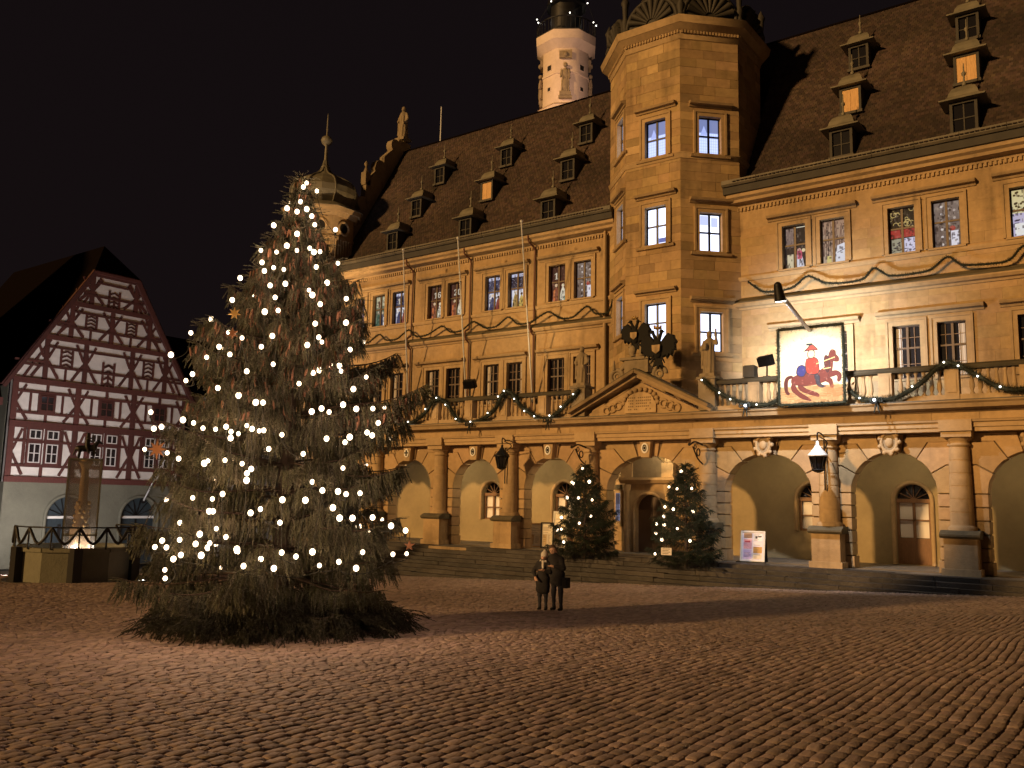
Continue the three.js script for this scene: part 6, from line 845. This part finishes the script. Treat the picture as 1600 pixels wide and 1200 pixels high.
{ // white house in the gap between the timber house and the hall
  const b = -1.9, h = thing('white_house', 'pale plastered house in the gap between timber house and town hall', 'house', [-50.5, b, 0.55], PI / 2), W = 9;
  new C().box(0, W, 0, 10.5, -6, 0).build('wall', M.plaster, h); const r = new C(); r.prof([[0.4, 10.4], [-3, 14.6], [-6.4, 10.4]], -0.3, W + 0.3); r.build('roof', M.houseRoof, h);
  for (const x of [1.2, 3.4, 5.6]) for (const y of [2.2, 5.2, 7.8]) { const g = subGroup('window', h); new C().box(x - 0.55, x + 0.55, y, y + 1.4, 0, 0.06).build('surround', M.rubble, g); new C().box(x - 0.45, x + 0.45, y + 0.1, y + 1.3, 0.06, 0.07).build('pane', M.glassDark, g); new C().box(x - 0.03, x + 0.03, y + 0.1, y + 1.3, 0.07, 0.1).box(x - 0.45, x + 0.45, y + 0.8, y + 0.85, 0.07, 0.1).build('frame', M.whiteFrame, g); }
  const s = thing('hanging_sign', 'wrought iron sign bracket on the white house behind the spruce', 'sign', [-50.4, 5.4, -1.0]); new C().bar([-50.4, 5.6, -1], [-48.2, 5.6, -1], 0.05).bar([-50.4, 6.6, -1], [-48.6, 5.62, -1], 0.035).bar([-50.4, 6.4, -1.0], [-49.0, 5.62, -1.0], 0.03).add(new THREE.TorusGeometry(0.4, 0.04, 6, 18).translate(-48.9, 5.1, -1)).box(-49.3, -48.5, 4.95, 5.25, -1.03, -0.97).build('bracket', M.iron, s);
}
{ // unseen neighbour out of frame, roof raised to shade the timber house
  const b = -1.7, h = thing('unseen_neighbour_house', 'unseen house left of the timber house, roof raised to shade it', 'house', [-48.6, b, 20.5], PI / 2), W = 9.2;
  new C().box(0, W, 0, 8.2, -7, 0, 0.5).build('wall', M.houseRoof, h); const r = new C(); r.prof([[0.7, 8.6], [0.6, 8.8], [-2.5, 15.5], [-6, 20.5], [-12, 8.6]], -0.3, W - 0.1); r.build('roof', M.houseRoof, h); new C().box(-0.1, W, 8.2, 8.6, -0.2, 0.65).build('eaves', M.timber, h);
  for (let i = 0; i < 4; i++) { const g = subGroup('window', h), x = 1.3 + i * 2.2; for (const y of [1.4, 4.6]) { new C().box(x - 0.5, x + 0.5, y, y + 1.5, 0, 0.08).build('frame', M.timber, g); new C().box(x - 0.42, x + 0.42, y + 0.08, y + 1.42, 0.08, 0.09).build('pane', M.glassDark, g); } }
}
// ---------------------------------------------------------------- fountain with its column boxed in for the winter
{
  const fx = -33.3, fz = 14.4, gy = groundY(fx, fz) - 0.05, t = thing('fountain', 'round stone fountain whose gilded column stands in a glazed winter box', 'fountain', [fx, gy, fz]);
  const n = 12, R = 2.1; for (let i = 0; i < n; i++) { const m = new THREE.Matrix4().makeTranslation(fx, gy, fz).multiply(new THREE.Matrix4().makeRotationY((i + 0.5) * 2 * PI / n)).multiply(new THREE.Matrix4().makeTranslation(0, 0, R)), w = R * Math.tan(PI / n); new C(m).box(-w + 0.005, w - 0.005, 0.12, 1.2, -0.22, 0, rr(0.85, 1.1)).build('basin_slab', M.rubble, t); new C(m).box(-w + 0.004, w - 0.004, 1.202, 1.34, -0.28, 0.07, rr(0.85, 1.1)).build('basin_rim', M.rubble, t); }
  for (let i = 0; i < n; i += 2) { const a = i * 2 * PI / n; new C().box(-0.2, 0.2, 0, 1.36, -0.16, 0.16).build('pilaster', M.iron, t).applyMatrix4(new THREE.Matrix4().makeTranslation(0, 0, 0)); t.children[t.children.length - 1].geometry.translate(fx, gy, fz); t.children[t.children.length - 1].geometry.applyMatrix4(new THREE.Matrix4().makeRotationY(0)); t.children[t.children.length - 1].position.set(Math.sin(a) * (R + 0.12), 0, Math.cos(a) * (R + 0.12)); }
  new C().add(new THREE.CylinderGeometry(2.5, 2.6, 0.16, 24).translate(fx, gy + 0.05, fz)).build('base_step', M.step, t); new C().add(new THREE.CylinderGeometry(1.95, 1.95, 0.1, 24).translate(fx, gy + 0.95, fz)).build('cover_boards', M.frameBrown, t);
  new C().box(fx - 0.27, fx + 0.27, gy + 1.0, gy + 2.0, fz - 0.27, fz + 0.27).build('column_foot', M.trim, t);
  new C().lathe([[0.3, 2.0], [0.34, 2.06], [0.3, 2.2], [0.33, 2.4], [0.26, 2.6], [0.34, 2.75], [0.3, 2.95], [0.2, 3.1], [0.22, 3.6], [0.17, 4.2], [0.24, 4.35], [0.34, 4.5], [0.3, 4.6]].map(([r, y]) => [r * 0.75, y]), fx, gy, fz, 16).build('column', M.trim, t);
  const orn = new C(); for (let k = 0; k < 24; k++) { const a = k * 2.4, y = 2.1 + (k % 6) * 0.17; orn.sph(fx + Math.cos(a) * 0.24, gy + y, fz + Math.sin(a) * 0.24, 0.065, 1, 1, 1.2, 1, 8, 6); } orn.build('gilded_reliefs', M.gold, t);
  const FM = new THREE.Matrix4().makeTranslation(fx, 0, fz).multiply(new THREE.Matrix4().makeRotationY(1.05)).multiply(new THREE.Matrix4().makeTranslation(-fx, 0, -fz));
  const glass = new THREE.MeshPhysicalMaterial({ transmission: 0.93, thickness: 0, roughness: 0.22, ior: 1.3, vertexColors: true }); glass.name = 'winter_glazing'; glass.color.setRGB(0.78, 0.76, 0.74);
  const hw = 0.56, y0 = gy + 1.0, yt = gy + 4.6; for (const [a, s] of [[0, 1], [0, -1], [1, 1], [1, -1]]) { const c = new C(FM); if (a) c.box(fx + s * hw - 0.012, fx + s * hw + 0.012, y0, yt, fz - hw, fz + hw); else c.box(fx - hw + 0.015, fx + hw - 0.015, y0, yt, fz + s * hw - 0.012, fz + s * hw + 0.012); c.build('glass_pane', glass, t); }
  const fr = new C(FM); for (const a of [-1, 1]) for (const b of [-1, 1]) fr.box(fx + a * hw - 0.025, fx + a * hw + 0.025, y0, yt, fz + b * hw - 0.025, fz + b * hw + 0.025); for (const y of [y0, y0 + 0.75, yt]) for (const s of [-1, 1]) fr.box(fx - hw, fx + hw, y - 0.03, y + 0.03, fz + s * hw - 0.03, fz + s * hw + 0.03).box(fx + s * hw - 0.03, fx + s * hw + 0.03, y - 0.03, y + 0.03, fz - hw, fz + hw); fr.build('glazing_frame', M.rubble, t);
  new C().add(new THREE.TorusGeometry(0.14, 0.04, 8, 20).rotateX(PI / 2).translate(fx, gy + 1.1, fz + 0.36)).build('lamp_ring', M.lampWarm, t); pointLamp(fx + 0.38, gy + 1.25, fz + 0.38, [1, 0.9, 0.8], 4.5, 3); pointLamp(fx + 0.38, gy + 1.25, fz - 0.38, [1, 0.9, 0.8], 3.5, 3);
  const rim = new C(); for (let i = 0; i < 10; i++) { const a0 = -0.6 + i * 0.42, a1 = a0 + 0.42, A = (a, y) => [fx + Math.sin(a) * 2.2, y, fz + Math.cos(a) * 2.2]; rim.tube([A(a0, gy + 2.05), A((a0 + a1) / 2, gy + 1.5), A(a1, gy + 2.05)], 0.055, 12, 5).bar(A(a0, gy + 1.3), A(a0, gy + 2.1), 0.035).bar(A(a0, gy + 2.08), A(a1, gy + 2.08), 0.03); } rim.build('railing_with_swags', M.iron, t);
  const st = thing('fountain_statue', 'small dark rider figure on top of the boxed fountain column', 'statue', [fx, gy + 4.6, fz], 1.0);
  blob('figure', M.iron, st, [[-0.35, 0.55, 0, 0.16, 0.3, 0.6, 0, 0.17], [0.3, 0.65, 0, 0.12, 0.5, 0.95, 0, 0.09], [0.5, 0.95, 0, 0.08, 0.68, 0.85, 0, 0.05], [-0.32, 0.5, 0.08, 0.08, -0.4, 0.04, 0.08, 0.035], [-0.32, 0.5, -0.08, 0.08, -0.36, 0.04, -0.08, 0.035], [0.28, 0.5, 0.08, 0.07, 0.45, 0.3, 0.08, 0.04], [0.28, 0.5, -0.08, 0.07, 0.32, 0.04, -0.08, 0.035], [-0.5, 0.6, 0, 0.06, -0.62, 0.2, 0, 0.03], [0, 0.7, 0, 0.13, 0, 1.1, 0, 0.12], [0, 1.22, 0, 0.08, 0, 1.3, 0, 0.085], [0, 1.05, 0.14, 0.05, 0.2, 1.1, 0.2, 0.04], [0, 1.05, -0.14, 0.05, 0.22, 0.92, -0.16, 0.04], [0, 0.7, 0.12, 0.07, 0.1, 0.35, 0.16, 0.05], [0, 0.7, -0.12, 0.07, 0.1, 0.35, -0.16, 0.05]], 0.025, 0.05); new C().box(-0.5, 0.5, -0.02, 0.06, -0.25, 0.25).bar([0.22, 1.4, 0.2], [0.42, 0.05, 0.2], 0.018).build('base_and_lance', M.iron, st); st.scale.setScalar(0.75);
  // lamps let into the paving before the house
  const G = [[-42.6, 12.4, 'left of the fountain, at the picture edge'], [-38.6, 14.3, 'left of the fountain, nearest the picture edge but one'], [-37.6, 12.6, 'small one just left of the fountain'], [-30.2, 13.6, 'in front of the fountain']];
  G.forEach(([x, z, l], i) => { const y = groundY(x, z), q = thing('ground_spotlight', 'spotlight in the paving ' + l, 'spotlight', [x, y, z]); new C().lathe([[0.001, 0.02], [0.12, 0.02], [0.16, 0.05], [0.18, 0.03], [0.18, -0.1]], x, y + 0.02, z, 14).build('ring', M.iron, q); new C().lathe([[0.001, 0.055], [0.11, 0.05]], x, y + 0.02, z, 12).build('lens', M.lampWhite, q);
    if (i < 3) spotLamp([x, y + 0.14, z], [-48, 5.5, [9.5, 6.2, 3.0][i]], [1, 0.9, 0.87], [120, 170, 165][i], 1.15, 0.8, 5); });
}
// ---------------------------------------------------------------- white bell tower behind the roof
{
  const bx = -35.05, bz = -21.6, t = thing('bell_tower', 'slim white octagonal bell tower rising behind the left roof', 'tower', [bx, 0, bz], 0.576), AP = 1.72;
  const ring = (r0, y0, y1, c, r1 = r0, tone = 1) => c.add(new THREE.CylinderGeometry(r1 / Math.cos(PI / 8), r0 / Math.cos(PI / 8), y1 - y0, 8).rotateY(PI / 8).translate(0, (y0 + y1) / 2, 0), tone);
  const w = new C(); ring(AP, 10, 36.1, w); w.build('shaft', M.bellPlaster, t);
  for (const l of [[[AP + 0.35, 29.5, 31.5, AP + 0.3], [AP + 0.36, 31.5, 31.75, AP + 0.02]], [[AP + 0.06, 34.05, 34.2, AP + 0.06]], [[AP + 0.02, 36.1, 36.6, AP + 0.5], [AP + 0.52, 36.6, 37.3, AP + 0.55]]]) { const b = new C(); for (const [p, q, r, u] of l) ring(p, q, r, b, u); b.build('cornice', M.bellPlaster, t); }
  for (let f = 0; f < 8; f++) { const m = new THREE.Matrix4().makeRotationY(f * PI / 4).multiply(new THREE.Matrix4().makeTranslation(0, 0, AP)); if (f % 2) { for (const [y, s] of [[34.7, 0.2], [33.0, 0.14]]) { const g = subGroup('window', t); new C(m).box(-s - 0.06, s + 0.06, y - s - 0.06, y + s + 0.06, 0, 0.03).build('surround', M.bellPlaster, g); new C(m).box(-s, s, y - s, y + s, 0.03, 0.035).build('opening', M.void, g); } }
    else { const g = subGroup('niche_figure', t); new C(m).box(-0.42, 0.42, 32.2, 32.5, 0, 0.3).box(-0.48, 0.48, 35.2, 35.75, 0, 0.22).sph(0, 35.45, 0.2, 0.2).box(-0.5, 0.5, 32.0, 32.2, 0, 0.24).build('bracket_and_hood', M.statueStone, g);
      const s = new C(m); s.sph(0, 33.1, 0.16, 0.34, 1, 0.9, 1.9, 0.6).sph(0, 33.9, 0.18, 0.3, 1, 0.95, 1.5, 0.6).sph(0, 34.6, 0.2, 0.17).bar([-0.26, 34.2, 0.2], [-0.34, 33.6, 0.3], 0.09, 0.07).bar([0.26, 34.2, 0.2], [0.3, 33.5, 0.3], 0.09, 0.07); for (let k = -2; k <= 2; k++) s.bar([k * 0.13, 32.5, 0.24], [k * 0.1, 33.8, 0.3], 0.06, 0.04); s.build('figure', M.statueStone, g); } }
  { const q = thing('floodlight', 'floodlight on the roof ridge that lights the bell tower', 'floodlight', [-27.6, 26.5, -12.6]); new C().box(-27.85, -27.35, 26.5, 26.9, -12.75, -12.5).build('housing', M.iron, q); new C().box(-27.87, -27.852, 26.55, 26.85, -12.72, -12.53).build('lens', M.lampWarm, q); spotLamp([-27.95, 26.75, -12.65], [-34.0, 34.5, -20.6], [1, 0.62, 0.42], 250, 0.6, 0.6, 4); }
  const ga = new C(); ring(AP + 0.5, 37.3, 37.42, ga); ga.build('gallery_floor', M.slate, t);
  const rl = new C(); for (let i = 0; i < 40; i++) { const a = i * PI / 20; rl.bar([Math.cos(a) * 2.25, 37.4, Math.sin(a) * 2.25], [Math.cos(a) * 2.25, 38.4, Math.sin(a) * 2.25], 0.025, 0.025, 4); } rl.add(new THREE.TorusGeometry(2.25, 0.05, 5, 40).rotateX(PI / 2).translate(0, 38.4, 0)); rl.build('gallery_railing', M.iron, t);
  const lt = new C(); ring(1.2, 37.42, 40.2, lt); ring(1.5, 40.2, 40.5, lt, 1.4); lt.add(new THREE.LatheGeometry([[1.4, 40.5], [1.5, 41.4], [0.9, 42.4], [0.35, 43.3], [0.2, 45], [0.001, 47]].map((p) => new THREE.Vector2(...p)), 8)); lt.build('lantern_and_spire', M.iron, t);
  const st = thing('string_lights', 'few small white bulbs strung above the bell tower gallery', 'string lights', [bx, 37.4, bz], 0.576), cb = new C(); for (let i = 0; i < 10; i++) { const a = i * PI / 5 + 0.2, p = [Math.cos(a) * 2.35, 1.15 + (i % 2) * 1.1, Math.sin(a) * 2.35], q = [Math.cos(a + PI / 5) * 2.35, 1.15 + ((i + 1) % 2) * 1.1, Math.sin(a + PI / 5) * 2.35]; const m = new THREE.Mesh(bulbGeo, M.bulbWhite); m.name = 'light_bulb'; m.position.set(...p); m.scale.setScalar(1.1); st.add(m); pointLamp(...V(...p).applyAxisAngle(V(0, 1, 0), 0.576).add(V(bx, 37.4, bz)).toArray(), [1, 0.9, 0.75], 0.3, 2); cb.bar(p, q, 0.012, 0.012, 4); } cb.build('cable', M.cable, st);
}
scene.traverse((o) => { if (o.isMesh) { o.castShadow = true; o.receiveShadow = true; } });
renderer.render(scene, camera);
